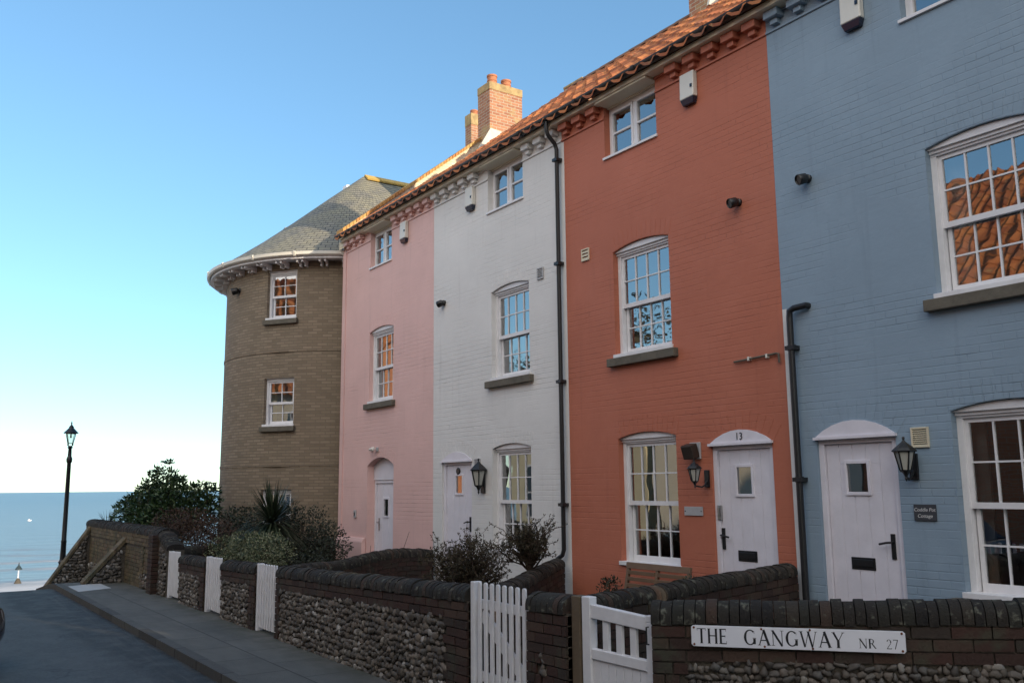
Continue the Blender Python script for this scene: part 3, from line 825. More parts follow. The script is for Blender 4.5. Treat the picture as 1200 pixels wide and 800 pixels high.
c4 = chimney(cream, -2.7, -2.1, 11.2, 12.1, 9.6, 12.1, [(-2.4, 11.45, .12, .3), (-2.4, 11.85, .12, .3)])
# downpipes
def downpipe(root, pts, r, brackets, wall_y=YF):
    p = MB(); p.tube(pts, r, 10)
    for (x, z) in brackets: p.box(x-.055, x+.055, wall_y-.115, wall_y-.002, z-.022, z+.022); p.lathe(x, pts[-2][1] if False else wall_y-.065, [(r+.012, z-.03), (r+.012, z+.03)], 10)
    return p.build('downpipe', MAT['gutter'], root, smooth=True)
xp = -10.345
downpipe(white, [(xp,YF-.25,7.28),(xp,YF-.25,7.13),(xp,YF-.22,7.06),(xp,YF-.10,6.95),(xp,YF-.065,6.87),(xp,YF-.065,3.0),(xp,YF-.065,.98),(xp-.03,YF-.07,.90),(xp-.12,YF-.10,.84)], .032, [(xp,6.7),(xp,5.1),(xp,3.35),(xp,1.6)])
MB().box(-10.30+.003, -10.30+.055, YF-.003, YF-.0005, .2, 6.97).build('paint_edge', MAT['trim_white'], red)
MB().box(BX+.003, BX+.06, YF-.003, YF-.0005, .2, 3.75).build('paint_edge', MAT['trim_cream' if False else 'trim_white'], blue)
xp = -6.25
downpipe(blue, [(xp+.20,YF+.02,3.735),(xp+.20,YF-.05,3.735),(xp+.06,YF-.07,3.725),(xp+.005,YF-.075,3.70),(xp,YF-.075,3.62),(xp,YF-.075,2.0),(xp,YF-.075,.3)], .035, [(xp,3.3),(xp,1.9)])
# thin pipe on the red wall
p = MB(); p.tube([(-7.10,YF-.03,3.25),(-6.50,YF-.03,3.275),(-6.46,YF-.03,3.27),(-6.455,YF-.03,3.17)], .013, 7); p.build('overflow_pipe', MAT['stone'], red, smooth=True)
p = MB()
for x in (-6.88, -6.62): p.box(x-.012, x+.012, YF-.045, YF, 3.24, 3.285)
p.build('pipe_clip', MAT['plastic'], red)

# alarm boxes, lights, vents, plaques ------------------------------------------
def alarm(x, z0, w, h, label):
    r = thing('alarm_box', label, 'alarm box', (x, YF, z0), 'burglar alarm boxes under the eaves')
    m = MB(); m.hexa([(x-w/2,YF-.085,z0+.06),(x+w/2,YF-.085,z0+.06),(x+w/2,YF-.004,z0+.06),(x-w/2,YF-.004,z0+.06),(x-w/2,YF-.075,z0+h),(x+w/2,YF-.075,z0+h),(x+w/2,YF-.004,z0+h),(x-w/2,YF-.004,z0+h)]).build('cover', MAT['plastic'], r, bevel=.012)
    MB().hexa([(x-w/2+.03,YF-.06,z0-.02),(x+w/2-.03,YF-.06,z0-.02),(x+w/2-.03,YF-.004,z0-.02),(x-w/2+.03,YF-.004,z0-.02),(x-w/2+.004,YF-.082,z0+.058),(x+w/2-.004,YF-.082,z0+.058),(x+w/2-.004,YF-.004,z0+.058),(x-w/2+.004,YF-.004,z0+.058)]).build('strobe_lens', MAT['dark_plastic'], r, bevel=.006)
    MB().box(x+w/2-.05, x+w/2-.02, YF-.092, YF-.08, z0+h*.45, z0+h*.55).build('badge', MAT['dark_plastic'], r)
alarm(-15.32, 6.60, .24, .40, 'off white alarm box under the eaves of the pink house')
alarm(-12.86, 6.60, .24, .40, 'off white alarm box under the eaves of the white house')
alarm(-7.62, 6.60, .24, .40, 'off white alarm box under the eaves of the red house')
alarm(-5.25, 6.56, .24, .46, 'off white alarm box high on the blue house')
def spot(x, y, z, ang, label, big=1.0, nrm=(0,-1)):
    r = thing('security_light', label, 'light', (x, y, z), 'small black lights on the walls')
    a = math.atan2(nrm[1], nrm[0]); Mx = Matrix.Translation((x, y, z)) @ Matrix.Rotation(a+R(90), 4, 'Z')
    m = MB(Mx @ Matrix.Rotation(R(90), 4, 'X')); m.lathe(0, 0, [(.05*big, 0), (.05*big, .03), (.03*big, .05)], 14); m.build('mount', MAT['black'], r, smooth=True)
    m = MB(Mx @ Matrix.Translation((0, -.06*big, 0)) @ Matrix.Rotation(R(ang), 4, 'Z') @ Matrix.Rotation(R(108), 4, 'X'))
    m.lathe(0, 0, [(.03*big, -.03), (.058*big, 0), (.064*big, .09*big), (.058*big, .10*big), (.05*big, .085*big)], 16); m.build('lamp_head', MAT['black'], r, smooth=True)
spot(-13.80, YF, 5.12, -60, 'small black camera light on the left of the white house', .95)
spot(-6.93, YF, 5.12, -20, 'small round black light on the red wall', .95)
spot(-5.95, YF, 5.12, -20, 'small round black light on the blue wall', .95)
def vent(x0, x1, z0, z1, mat, label, slats=6):
    r = thing('wall_vent', label, 'vent', ((x0+x1)/2, YF, z0), 'vents on the house walls')
    m = MB(); m.box(x0, x1, YF-.022, YF-.001, z0, z0+.018).box(x0, x1, YF-.022, YF-.001, z1-.018, z1).box(x0, x0+.018, YF-.022, YF-.001, z0+.018, z1-.018).box(x1-.018, x1, YF-.022, YF-.001, z0+.018, z1-.018)
    m.build('frame', MAT[mat], r, bevel=.003)
    m = MB(); h = (z1-z0-.036)/slats
    for i in range(slats):
        z = z0+.018+h*i
        m.hexa([(x0+.018,YF-.020,z),(x1-.018,YF-.020,z),(x1-.018,YF-.001,z+h*.4),(x0+.018,YF-.001,z+h*.4),(x0+.018,YF-.020,z+h*.25),(x1-.018,YF-.020,z+h*.25),(x1-.018,YF-.001,z+h*.8),(x0+.018,YF-.001,z+h*.8)])
    m.build('louvre', MAT[mat], r)
vent(-9.87, -9.70, 5.03, 5.21, 'beige', 'small square beige vent high on the red house', 3)
vent(-10.96, -10.80, 4.98, 5.16, 'greyvent', 'small grey louvred vent by the upper window of the white house', 5)
vent(-12.80, -12.62, 2.12, 2.32, 'greyvent', 'grey louvred vent above the lantern of the white house', 6)
vent(-4.98, -4.80, 2.18, 2.37, 'beige', 'beige louvred vent beside the lantern of the blue house', 8)
def plaque(x0, x1, z0, z1, mat, label, lines=(), screws=True):
    r = thing('name_plaque', label, 'plaque', ((x0+x1)/2, YF, z0))
    MB().box(x0, x1, YF-.016, YF-.002, z0, z1).build('plate', MAT[mat], r, bevel=.003)
    for t, z, s in lines: text_mesh(t, s, Matrix.Translation(((x0+x1)/2, YF-.0165, z)), MAT['silverink'], 'lettering', r, italic=.15)
    if screws:
        m = MB()
        for x in (x0+.02, x1-.02):
            m.M = Matrix.Translation((x, YF-.017, (z0+z1)/2)) @ Matrix.Rotation(R(90), 4, 'X'); m.lathe(0, 0, [(.008, -.003), (.007, .003), (.003, .004)], 8)
        m.build('screw', MAT['ink'], r)
plaque(-8.01, -7.71, 1.495, 1.60, 'greyvent', 'small grey nameplate between the window and the door of the red house')
plaque(-5.01, -4.79, 1.505, 1.655, 'slateplate', 'dark slate plaque reading Coddle Pot Cottage on the blue house', [('Coddle Pot', 1.605, .046), ('Cottage', 1.548, .046)], False)
# keypad and outside light of the pink house
r = thing('entry_box', 'small grey entry box on the pink wall left of the door', 'entry box', (-17.41, YF, 1.27))
MB().box(-17.47, -17.37, YF-.03, YF-.002, 1.27, 1.42).build('casing', MAT['greyvent'], r, bevel=.006); MB().box(-17.44, -17.40, YF-.036, YF-.031, 1.30, 1.38).build('button_panel', MAT['dark_plastic'], r)
r = thing('flood_light', 'small pale flood light over the pink house door', 'light', (-16.5, YF, 2.62))
MB().box(-16.46, -16.38, YF-.03, YF-.002, 2.58, 2.66).build('mount', MAT['greyvent'], r, bevel=.006)
MB(Matrix.Translation((-16.47, YF-.09, 2.63)) @ Matrix.Rotation(R(35), 4, 'X')).box(-.09, .05, -.05, .03, -.025, .025).build('lamp_head', MAT['plastic'], r, bevel=.008)
MB(Matrix.Translation((-16.66, YF-.04, 2.63))).box(-.05, .05, -.03, .03, -.025, .02).build('sensor', MAT['plastic'], r, bevel=.01)

# wall lanterns ---------------------------------------------------------------
def lantern(x, z, label, s=1.0, off=.16, plate=True, arm=True):
    """six sided wall lantern; z is the middle of its glass"""
    r = thing('wall_lantern', label, 'lantern', (x, YF, z), 'black lanterns on the house walls')
    cy = YF-off; k = 6
    m = MB(); m.lathe(x, cy, [(.012*s, z+.235*s), (.016*s, z+.215*s), (.008*s, z+.20*s), (.02*s, z+.185*s), (.035*s, z+.17*s), (.10*s, z+.115*s), (.128*s, z+.085*s), (.12*s, z+.075*s)], k, R(30))
    m.build('lantern_roof', MAT['black'], r)
    f = MB(); f.lathe(x, cy, [(.055*s, z-.135*s), (.06*s, z-.115*s), (.03*s, z-.15*s), (.012*s, z-.19*s), (.016*s, z-.205*s), (.004*s, z-.235*s)][::-1], k, R(30))
    for q in range(k):
        a = R(30)+2*PI*q/k
        f.bar((x+.055*s*math.cos(a), cy+.055*s*math.sin(a), z-.12*s), (x+.102*s*math.cos(a), cy+.102*s*math.sin(a), z+.085*s), .012*s)
    f.build('lantern_frame', MAT['black'], r)
    g = MB(); g.lathe(x, cy, [(.050*s, z-.115*s), (.096*s, z+.078*s)], k, R(30)); g.build('lantern_glass', MAT['frosted'], r)
    if plate: MB().box(x+.00-.05*s, x+.05*s, YF-.028, YF-.002, z-.22*s, z+.06*s).build('back_plate', MAT['black'], r, bevel=.006)
    if arm:
        t = MB(); t.tube([(x, YF-.02, z-.12*s), (x, YF-.06, z-.19*s), (x, YF-.11, z-.215*s), (x, cy, z-.19*s)], .014*s, 8); t.build('bracket', MAT['black'], r, smooth=True)
    return r
lantern(-4.975, 2.075, 'black six sided lantern on a bracket beside the blue house door', .88, .15)
lantern(-12.53, 2.03, 'large black half lantern between door and window of the white house', 1.22, .10, arm=False)
lantern(-7.615, 1.985, 'small black lantern on a curled arm on the red house', .72, .22)
r = thing('flood_light', 'square brown flood light box above the small lantern on the red house', 'light', (-7.80, YF, 2.2))
MB().box(-7.865, -7.70, YF-.03, YF-.002, 2.16, 2.36).build('back_box', MAT['greyvent'], r, bevel=.004)
MB(Matrix.Translation((-7.79, YF-.10, 2.25)) @ Matrix.Rotation(R(18), 4, 'X')).box(-.085, .085, -.06, .06, -.085, .085).build('lamp_head', plain('brown metal', (.035,.026,.02), .5), r, bevel=.012)

# ------------------------------------------------------------------ round brick tower
TC = Vector((-21.37, 9.49)); TR = 2.99; TEZ = 7.05
tower = thing('round_house', 'round buff brick house with a conical slate roof at the sea end', 'house', (TC.x, TC.y, 0))
A0, A1 = R(-61.4), R(-46.4); wins = [(3.24, 4.33), (5.66, 6.80), (.75, 1.85)]
# angular columns, opening columns marked
angs = sorted(set([A0, A1] + [R(a) for a in range(-180, 180, 3)]))
zs = sorted(set([-3.2, 8.0-.9] + [z for w_ in wins for z in w_]))
wl = MB(); idx = {}
for a in angs:
    if A0 < a < A1: continue
angs = [a for a in angs if not (A0 < a < A1)]
vs = []; fs = []
na, nz = len(angs), len(zs)
for rr in (TR, TR-.25):
    for a in angs:
        for z in zs: vs.append((TC.x+rr*math.cos(a), TC.y+rr*math.sin(a), z))
def vid(l, i, j): return l*na*nz+(i % na)*nz+j
opening = lambda i, j: abs(angs[i]-A0) < 1e-6 and any(abs(zs[j]-w_[0]) < 1e-6 for w_ in wins)
for i in range(na):
    for j in range(nz-1):
        if opening(i, j):
            for (p, q) in (((i, j), (i+1, j)), ((i+1, j), (i+1, j+1)), ((i+1, j+1), (i, j+1)), ((i, j+1), (i, j))):
                fs.append((vid(0, *p), vid(0, *q), vid(1, *q), vid(1, *p)))
            continue
        fs.append((vid(0,i,j), vid(0,i+1,j), vid(0,i+1,j+1), vid(0,i,j+1)))
        fs.append((vid(1,i,j), vid(1,i,j+1), vid(1,i+1,j+1), vid(1,i+1,j)))
wl.add(vs, fs); twall = wl.build('wall', MAT['buff'], tower)
MB().lathe(TC.x, TC.y, [(2.7, -3), (2.7, 2.6), (2.7, 2.7), (1.2, 2.7), (1.2, 7)], 24).build('inner_core', MAT['interior'], twall) if False else None
# course bands
bnd = MB()
for z in (2.35, 4.9): bnd.lathe(TC.x, TC.y, [(TR-.01, z), (TR+.012, z+.005), (TR+.012, z+.06), (TR-.01, z+.065)], 96)
bnd.build('brick_band', MAT['buff'], twall)
am = (A0+A1)/2; chord_w = 2*TR*math.sin((A1-A0)/2); chord_d = TR*math.cos((A1-A0)/2)
Mt = Matrix.Translation((TC.x+chord_d*math.cos(am), TC.y+chord_d*math.sin(am), 0)) @ Matrix.Rotation(am+R(90), 4, 'Z')
for wz, cu in zip(wins, ((-1,'gold_curtain',.12), None, None)):
    sash_window(tower, Mt, chord_w-.004, wz[0], wz[1], 0, True, cu, cols=2, ext=.06)
# eaves: soffit, gutter, paired brackets
RE = 3.42
ev = MB(); ev.lathe(TC.x, TC.y, [(TR-.05, 6.98), (RE-.06, 6.93), (RE-.03, 6.94), (RE-.03, 7.08), (TR-.05, 7.10)], 96)
ev.build('soffit', MAT['white'], tower, smooth=True)
gt = MB(); gt.lathe(TC.x, TC.y, [(RE-.03, 7.02), (RE+.02, 6.985), (RE+.06, 7.01), (RE+.072, 7.075), (RE+.062, 7.08), (RE+.05, 7.02), (RE+.03, 7.0), (RE-.03, 7.04)], 96)
for k_ in range(14):
    a = R(-170+18*k_); ca, sa = math.cos(a), math.sin(a)
    gt.bar((TC.x+(RE+.03)*ca, TC.y+(RE+.03)*sa, 6.99), (TC.x+(RE+.075)*ca, TC.y+(RE+.075)*sa, 7.085), .045)
gt.build('gutter', MAT['plastic'], tower, smooth=True)
for k_ in range(-20, 6):
    a = R(k_*9+2)
    bm_ = MB(Matrix.Translation((TC.x, TC.y, 0)) @ Matrix.Rotation(a, 4, 'Z'))
    for dy in (-.06, .06):
        bm_.box(TR-.02, RE-.10, dy-.022, dy+.022, 6.88, 6.955); bm_.box(TR-.02, RE-.30, dy-.020, dy+.020, 6.82, 6.88)
    bm_.build('eaves_bracket', MAT['white'], tower, bevel=.006)
# slate roof: bell-cast half cone running back as a hip to a level ridge
AP = (-21.35, 9.85, 10.08); RB = (-21.35, 17.0, 10.08)
rf = MB(); vs = []; fs = []; n = 60; lv = [0, .06, .14, .3, .5, .75, 1.0]
def cone_pt(t, e):
    """t along the eaves outline 0..1 (straight side, half circle, straight side), e up the slope"""
    if t < .25: q = t/.25; base = Vector((TC.x-RE, 17-(17-TC.y)*q, 0)); top = Vector((RB[0], 17-(17-AP[1])*q, RB[2]))
    elif t > .75: q = (t-.75)/.25; base = Vector((TC.x+RE, TC.y+(17-TC.y)*q, 0)); top = Vector((RB[0], AP[1]+(17-AP[1])*q, RB[2]))
    else:
        a = PI+PI*(t-.25)/.5; base = Vector((TC.x+RE*math.cos(a), TC.y+RE*math.sin(a), 0)); top = Vector(AP)
    p = base.lerp(top, e); prof = e-.05*math.sin(PI*min(1, e*1.0))*(1-e)
    p.z = 7.07+(10.08-7.07)*prof; return p
for i in range(n+1):
    for e in lv: vs.append(tuple(cone_pt(i/n, e)))
k = len(lv)
for i in range(n):
    for j in range(k-1): fs.append((i*k+j, (i+1)*k+j, (i+1)*k+j+1, i*k+j+1))
rf.add(vs, fs); troof = rf.build('roof', MAT['slate'], tower, smooth='all')
rt = MB()
for i in range(16):
    ya = AP[1]+.05+7*i/16; yb = ya+7/16-.015
    for sg in (-1, 1): rt.hexa([(AP[0],ya,10.10),(AP[0]+sg*.17,ya,9.96),(AP[0]+sg*.17,yb,9.96),(AP[0],yb,10.10),(AP[0],ya,10.15),(AP[0]+sg*.19,ya,10.0),(AP[0]+sg*.19,yb,10.0),(AP[0],yb,10.15)])
rt.build('ridge_tile', island('yellow lichen ridge', [(0,(.46,.30,.07)), (1,(.55,.36,.10))], .9, .004), troof)
# dormer on the seaward side, and a small vent by the ridge
dm = MB(); dm.hexa([(-23.6,8.2,8.2),(-22.7,8.2,8.2),(-22.3,9.3,8.2),(-23.6,9.3,8.2),(-23.6,8.2,8.58),(-22.6,8.2,8.74),(-22.2,9.3,8.74),(-23.6,9.3,8.58)])
dmo = dm.build('dormer', MAT['lead'], troof)
MB().hexa([(-24.25,7.75,8.62),(-22.75,7.75,8.66),(-22.3,9.5,8.66),(-24.25,9.5,8.62),(-24.25,7.75,8.70),(-22.75,7.75,8.74),(-22.3,9.5,8.74),(-24.25,9.5,8.70)]).build('dormer_roof', MAT['lead'], troof) if False else None
MB().box(-21.75, -21.5, 9.45, 9.75, 9.5, 9.83).build('roof_vent', MAT['white'], troof)
# straight rear body
bd = MB(); bd.box(TC.x-TR, TC.x-TR+.25, TC.y+.1, 17, -2, 7.1).box(TC.x+TR-.25, TC.x+TR, TC.y+.1, 17, -2, 7.1).box(TC.x-TR+.25, TC.x+TR-.25, 16.75, 17, -2, 7.1)
bd.add([(TC.x-TR, 16.9, 7.1), (TC.x+TR, 16.9, 7.1), (TC.x, 16.9, 9.9)], [(0,1,2)])
bd.build('rear_wall', MAT['buff_flat'], tower)
chimney(tower, -21.75, -21.42, 13.3, 14.15, 8.0, 12.72, [(-21.58, 13.5, .11, .16)], band=.35, mat='chimney')
spot(-20.93, 6.55, 6.50, -40, 'small black camera light under the eaves of the round tower', 1.3, (math.cos(R(-80)), math.sin(R(-80))))

# ------------------------------------------------------------------ garden walls
ico = None
def ico_template():
    bm = bmesh.new(); bmesh.ops.create_icosphere(bm, subdivisions=2, radius=1)
    v = [tuple(x.co) for x in bm.verts]; f = [tuple(y.index for y in x.verts) for x in bm.faces]; bm.free(); return v, f
ICO = ico_template()
def stones(mb, u0, u1, zlo, zhi, y, rnd, size=.042, course=True, skip=None):
    """flint cobbles set in rough courses on the face y (local), zlo/zhi functions of u"""
    z = min(zlo(u0), zlo(u1)); top = max(zhi(u0), zhi(u1)); row = 0
    while z < top:
        u = u0 + rnd.uniform(0, size)
        rh = size*rnd.uniform(.8, 1.05)
        while u < u1:
            a = size*rnd.uniform(.6, 1.5); b = rh*rnd.uniform(.7, 1.15)
            cu = u+a; cz = z+rh+rnd.uniform(-.5, .5)*size
            u += 2*a*rnd.uniform(.84, .98)
            if cu+a*.5 > u1 or cz < zlo(cu)+b*.35 or cz > zhi(cu)-b*.3: continue
            if skip and skip(cu, cz): continue
            c = rnd.uniform(.45, .85)*min(a, b)
            rot = rnd.uniform(-.5, .5); cr, sr = math.cos(rot), math.sin(rot); ph = rnd.uniform(0, 6); tilt = rnd.uniform(-.25, .25)
            vs = []
            for (vx, vy, vz) in ICO[0]:
                k = 1+.2*math.sin(3.1*vx+ph)+.17*math.sin(4.3*vz+ph*1.7)+.13*math.sin(6*vy+5*vx+ph)
                px, pz = vx*a*k, vz*b*k
                vs.append((cu+px*cr-pz*sr, y-.012+vy*c*k-tilt*pz*.4, cz+px*sr+pz*cr))
            mb.add(vs, ICO[1])
        z += 2*rh*.86; row += 1
def brick_run(mb, u0, u1, zb, n, y0, y1, rnd, bl=.215, bh=.065, j=.010):
    """n courses of bricks from zb(u) up, faces y0..y1"""
    for c in range(n):
        u = u0 - (0 if c % 2 == 0 else bl*.5)
        while u < u1-.02:
            a = max(u, u0); b = min(u+bl, u1); u += bl+j
            if b-a < .03: continue
            e = rnd.uniform(-.003, .003); z = zb((a+b)/2)+c*(bh+j); s = (zb(b)-zb(a))/2
            mb.hexa([(a,y0+e,z-s),(b,y0+e,z+s),(b,y1,z+s),(a,y1,z-s),(a,y0+e,z+bh-s),(b,y0+e,z+bh+s),(b,y1,z+bh+s),(a,y1,z+bh-s)])
def coping_run(mb, u0, u1, ztop, t, rnd, h=.135, bw=.068, over=.008, mossy=1):
    """half round brick-on-edge coping centred on the wall of thickness t (local y 0..t)"""
    u = u0; bw0 = bw
    while u < u1-.03:
        bw = bw0*rnd.uniform(.86, 1.14); b = min(u+bw, u1); z1 = ztop((u+b)/2)+rnd.uniform(-.011, .009); r = t/2+over+rnd.uniform(-.004, .004); z0 = z1-h
        P = []
        prof = [(t/2-r, z0), (t/2-r, z0+h*.35)] + [(t/2-r*math.cos(PI*i/8), z0+h*.35+(h*.65)*math.sin(PI*i/8)) for i in range(1, 8)] + [(t/2+r, z0+h*.35), (t/2+r, z0)]
        n = len(prof); sl = (ztop(b)-ztop(u))/2
        vs = [(u+.002, y, z-sl) for y, z in prof]+[(b-.004, y, z+sl) for y, z in prof]
        fs = [tuple(range(n))[::-1], tuple(range(n, 2*n))]+[(i, (i+1) % n, (i+1) % n+n, i+n) for i in range(n)]
        mb.add(vs, fs); u += bw+.001
def garden_wall(name, label, P0, P1, top0, top1, t=.24, base0=0., base1=0., pier0=.22, pier1=.22, courses=2, stone_face=True, group=None, cat='garden wall', seed=1, coph=.135, flint_mat='flint', both=False, stone_size=.036):
    """wall from P0 to P1; its street face is on the right hand side walking from P0 to P1"""
    P0 = Vector((*P0, 0)); P1 = Vector((*P1, 0)); d = (P1-P0); Ln = d.length; d.normalize()
    M = Matrix.Translation(P0) @ Matrix(((d.x, -d.y, 0, 0), (d.y, d.x, 0, 0), (0, 0, 1, 0), (0, 0, 0, 1)))
    rnd = random.Random(seed)
    root = thing(name, label, cat, (P0.x+d.x*Ln/2, P0.y+d.y*Ln/2, min(base0, base1)), group)
    zt = lambda u: top0+(top1-top0)*u/Ln
    zb = lambda u: base0+(base1-base0)*u/Ln
    c = MB(M); ct = .02
    c.hexa([(0,ct,base0-.3),(Ln,ct,base1-.3),(Ln,t-ct,base1-.3),(0,t-ct,base0-.3),(0,ct,top0-coph+.004),(Ln,ct,top1-coph+.004),(Ln,t-ct,top1-coph+.004),(0,t-ct,top0-coph+.004)])
    c.build('mortar_core', MAT['mortar'], root)
    bc = MB(M); bh = .075
    zband = lambda u: zt(u)-coph-courses*bh
    brick_run(bc, 0, Ln, zband, courses, 0, t, rnd)
    for (a, b) in ((0, pier0), (Ln-pier1, Ln)):
        if b-a < .03: continue
        nc = int(((zt(a)+zt(b))/2-coph-courses*bh-min(zb(a), zb(b))+.12)/bh)
        for q in range(nc):
            ext = .0 if q % 2 else .055
            aa, bb = (a, b+ext) if a == 0 else (a-ext, b)
            z = zband((a+b)/2)-(q+1)*bh
            mid = (aa+bb)/2+rnd.uniform(-.03, .03)
            for (x0, x1) in ((aa, mid-.005), (mid+.005, bb)):
                bc.box(x0, x1, -.004+rnd.uniform(-.003, .003), t+.004, z, z+.065)
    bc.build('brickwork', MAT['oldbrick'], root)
    if stone_face:
        s = MB(M)
        stones(s, pier0+.03, Ln-pier1-.03, lambda u: zb(u)-.03, lambda u: zband(u)+.005, ct, rnd, stone_size)
        s.build('flint_panel', MAT[flint_mat], root, smooth='all')
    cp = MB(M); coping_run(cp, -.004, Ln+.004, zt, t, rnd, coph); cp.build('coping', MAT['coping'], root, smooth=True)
    return root, M, Ln
YW = 4.2
WG = 'low flint and brick front garden walls'
top = lambda x: 1.055+(x+5.4)*.0275
garden_wall('flint_wall', 'long flint front wall with dark brick coping between two white picket gates', (-11.52, YW), (-6.86, YW), top(-11.5), top(-6.86), seed=3, group=WG, pier0=.12, pier1=.34)
garden_wall('flint_wall', 'short flint wall panel between the second and third white gates from the sea', (-13.86, YW), (-12.33, YW), top(-13.86)+.0, top(-12.33), seed=4, group=WG, pier0=.0, pier1=.2)
garden_wall('flint_wall', 'short flint wall panel beside the farthest white gate', (-16.22, YW), (-14.70, YW), top(-16.2)+.02, top(-14.7), seed=5, group=WG, pier0=.0, pier1=.2)
# pier between the two nearest gates, brick with a small flint panel
pr, Mp, Lp = garden_wall('brick_pier', 'stubby brick pier with a small flint panel between the two nearest gates', (-5.97, YW), (-5.47, YW), top(-5.9), top(-5.5), seed=6, pier0=.12, pier1=.24, courses=4, cat='pier', stone_size=.032)
# wall with street sign
SD = R(40); SP0 = Vector((-4.555, 4.2)); SDv = Vector((math.cos(SD), math.sin(SD)))
SP1 = SP0+SDv*5.0
sw, Ms, Ls = garden_wall('flint_wall', 'angled flint wall carrying the street name sign', tuple(SP0), tuple(SP1), 1.095, 1.23, seed=8, group=WG, pier0=.17, pier1=.1, courses=3, stone_size=.026, coph=.14)
# tall end wall by the sea
YT = 4.2
tw = thing('retaining_wall', 'tall weathered brick and flint wall with sloping buttresses at the road end', 'wall', (-21, YT, -.5))
rnd = random.Random(11)
Mw = Matrix.Translation((-25.0, YT, 0)); zg = lambda u: gz(-25.0+u)
c = MB(Mw); xs_ = [0, 1.5, 3, 4.4, 7.3]
for a, b in zip(xs_[:-1], xs_[1:]):
    c.hexa([(a,.02,zg(a)-.4),(b,.02,zg(b)-.4),(b,.36,zg(b)-.4),(a,.36,zg(a)-.4),(a,.02,1.02),(b,.02,1.02),(b,.36,1.02),(a,.36,1.02)])
c.hexa([(7.3,.02,-.4),(8.0,.02,-.4),(8.0,.3,-.4),(7.3,.3,-.4),(7.3,.02,1.0),(8.0,.02,.80),(8.0,.3,.80),(7.3,.3,1.0)])
c.build('mortar_core', MAT['mortar'], tw)
b = MB(Mw); brick_run(b, 0, 7.3, lambda u: .80, 3, 0, .38, rnd)
for q in range(int(1.15/.075)+5): b.box(0, .22+(.06 if q % 2 else 0), -.004, .38, .72-q*.075, .785-q*.075)
for u_ in (3.4, 4.05, 6.0):
    for q in range(int(.8/.075)+4): b.box(u_, u_+.2+(.05 if q % 2 else 0), -.006, .1, .72-q*.075, .785-q*.075)
brick_run(b, .25, 3.4, lambda u: .16, 8, .006, .1, rnd); brick_run(b, 4.3, 6.0, lambda u: .0, 10, .006, .1, rnd); brick_run(b, 6.2, 7.0, lambda u: .3, 6, .006, .1, rnd)
b.build('yellow_brickwork', MAT['yellowbrick'], tw)
s = MB(Mw); stones(s, .26, 3.35, zg, lambda u: .17, .02, rnd, .045); stones(s, 4.3, 7.0, zg, lambda u: .02 if u < 6 else .3, .02, rnd, .045); stones(s, 7.42, 7.95, zg, lambda u: 1.0-(u-7.3)*.28-.1, .02, rnd, .04); s.build('flint_panel', MAT['flint'], tw, smooth='all')
cp = MB(Mw); coping_run(cp, -.03, 7.3, lambda u: 1.17, .36, rnd, .16); coping_run(cp, 7.3, 8.0, lambda u: 1.12-(u-7.3)*.30, .3, rnd, .12); cp.build('coping', MAT['coping'], tw, smooth=True)
pb = MB(Mw); # dark red brick pier
for q in range(15): 
    for h_ in range(2): pb.box(7.0+.17*h_, 7.0+.17*h_+.16, -.10-(.0 if q % 2 else .004), .05, -.02+q*.072, .042+q*.072)
pb.build('brick_pier', MAT['oldbrick'], tw)
def buttress(root, x, w, ztop, yfoot, zfoot, seed):
    """raking buttress: brick slope on flint cheeks"""
    rnd = random.Random(seed); y0 = YT+.0
    ch = MB(); P = [(y0+.02, zfoot-.3), (yfoot+.12, zfoot-.3), (yfoot+.12, zfoot+.02), (y0+.02, ztop-.08)]
    vs = [(xx, y, z) for xx in (x-w/2+.015, x+w/2-.015) for y, z in P]
    ch.add(vs, [(0,1,2,3), (7,6,5,4), (0,4,5,1), (1,5,6,2), (2,6,7,3), (3,7,4,0)]); ob = ch.build('buttress', MAT['mortar'], root)
    st = MB(Matrix.Translation((x+w/2-.0, y0, 0)) @ Matrix.Rotation(R(90), 4, 'Z'))   # local x -> +y ; street face toward +x
    Lb = y0-yfoot
    st.M = Matrix.Translation((x+w/2-.015, y0, 0)) @ Matrix(((0,-1,0,0), (-1,0,0,0), (0,0,1,0), (0,0,0,1)))
    stones(st, .04, Lb-.15, lambda u: zfoot, lambda u: ztop-.1+(zfoot-ztop)*(u/Lb)-.03, 0.0, rnd, .042)
    st.build('flint_cheek', MAT['flint'], ob, smooth='all')
    sl = MB(); n = 22
    for i in range(n):
        a = i/n; e = (i+1)/n-.006
        ya, za = y0+.0+(yfoot-y0)*a, ztop+(zfoot+.03-ztop)*a; ye, ze = y0+(yfoot-y0)*e, ztop+(zfoot+.03-ztop)*e
        j = rnd.uniform(-.006, .006)
        sl.hexa([(x-w/2-.01+j,ya,za-.10),(x+w/2+.01+j,ya,za-.10),(x+w/2+.01+j,ye,ze-.10),(x-w/2-.01+j,ye,ze-.10),(x-w/2-.01+j,ya,za),(x+w/2+.01+j,ya,za),(x+w/2+.01+j,ye,ze),(x-w/2-.01+j,ye,ze)])
    sl.build('sloping_brick', MAT['yellowbrick'], ob)
buttress(tw, -20.55, .30, .90, 3.42, gz(-20.5), 21)
buttress(tw, -24.55, .30, 1.02, 3.25, gz(-24.5), 22)

# dark partition walls between the gardens
PG = 'dark brick walls dividing the front gardens'
garden_wall('garden_wall', 'dark dividing wall between the red and the blue front gardens', (-5.60, 4.44), (-6.36, 7.96), 1.00, 1.03, t=.22, base0=.1, base1=.1, seed=31, group=PG, courses=9, stone_face=False, pier0=0, pier1=0, coph=.12)
garden_wall('garden_wall', 'dark dividing wall between the white and the red front gardens', (-7.1, 4.46), (-10.36, 7.96), .84, .86, t=.22, base0=.1, base1=.1, seed=32, group=PG, courses=8, stone_face=False, pier0=0, pier1=0, coph=.12)
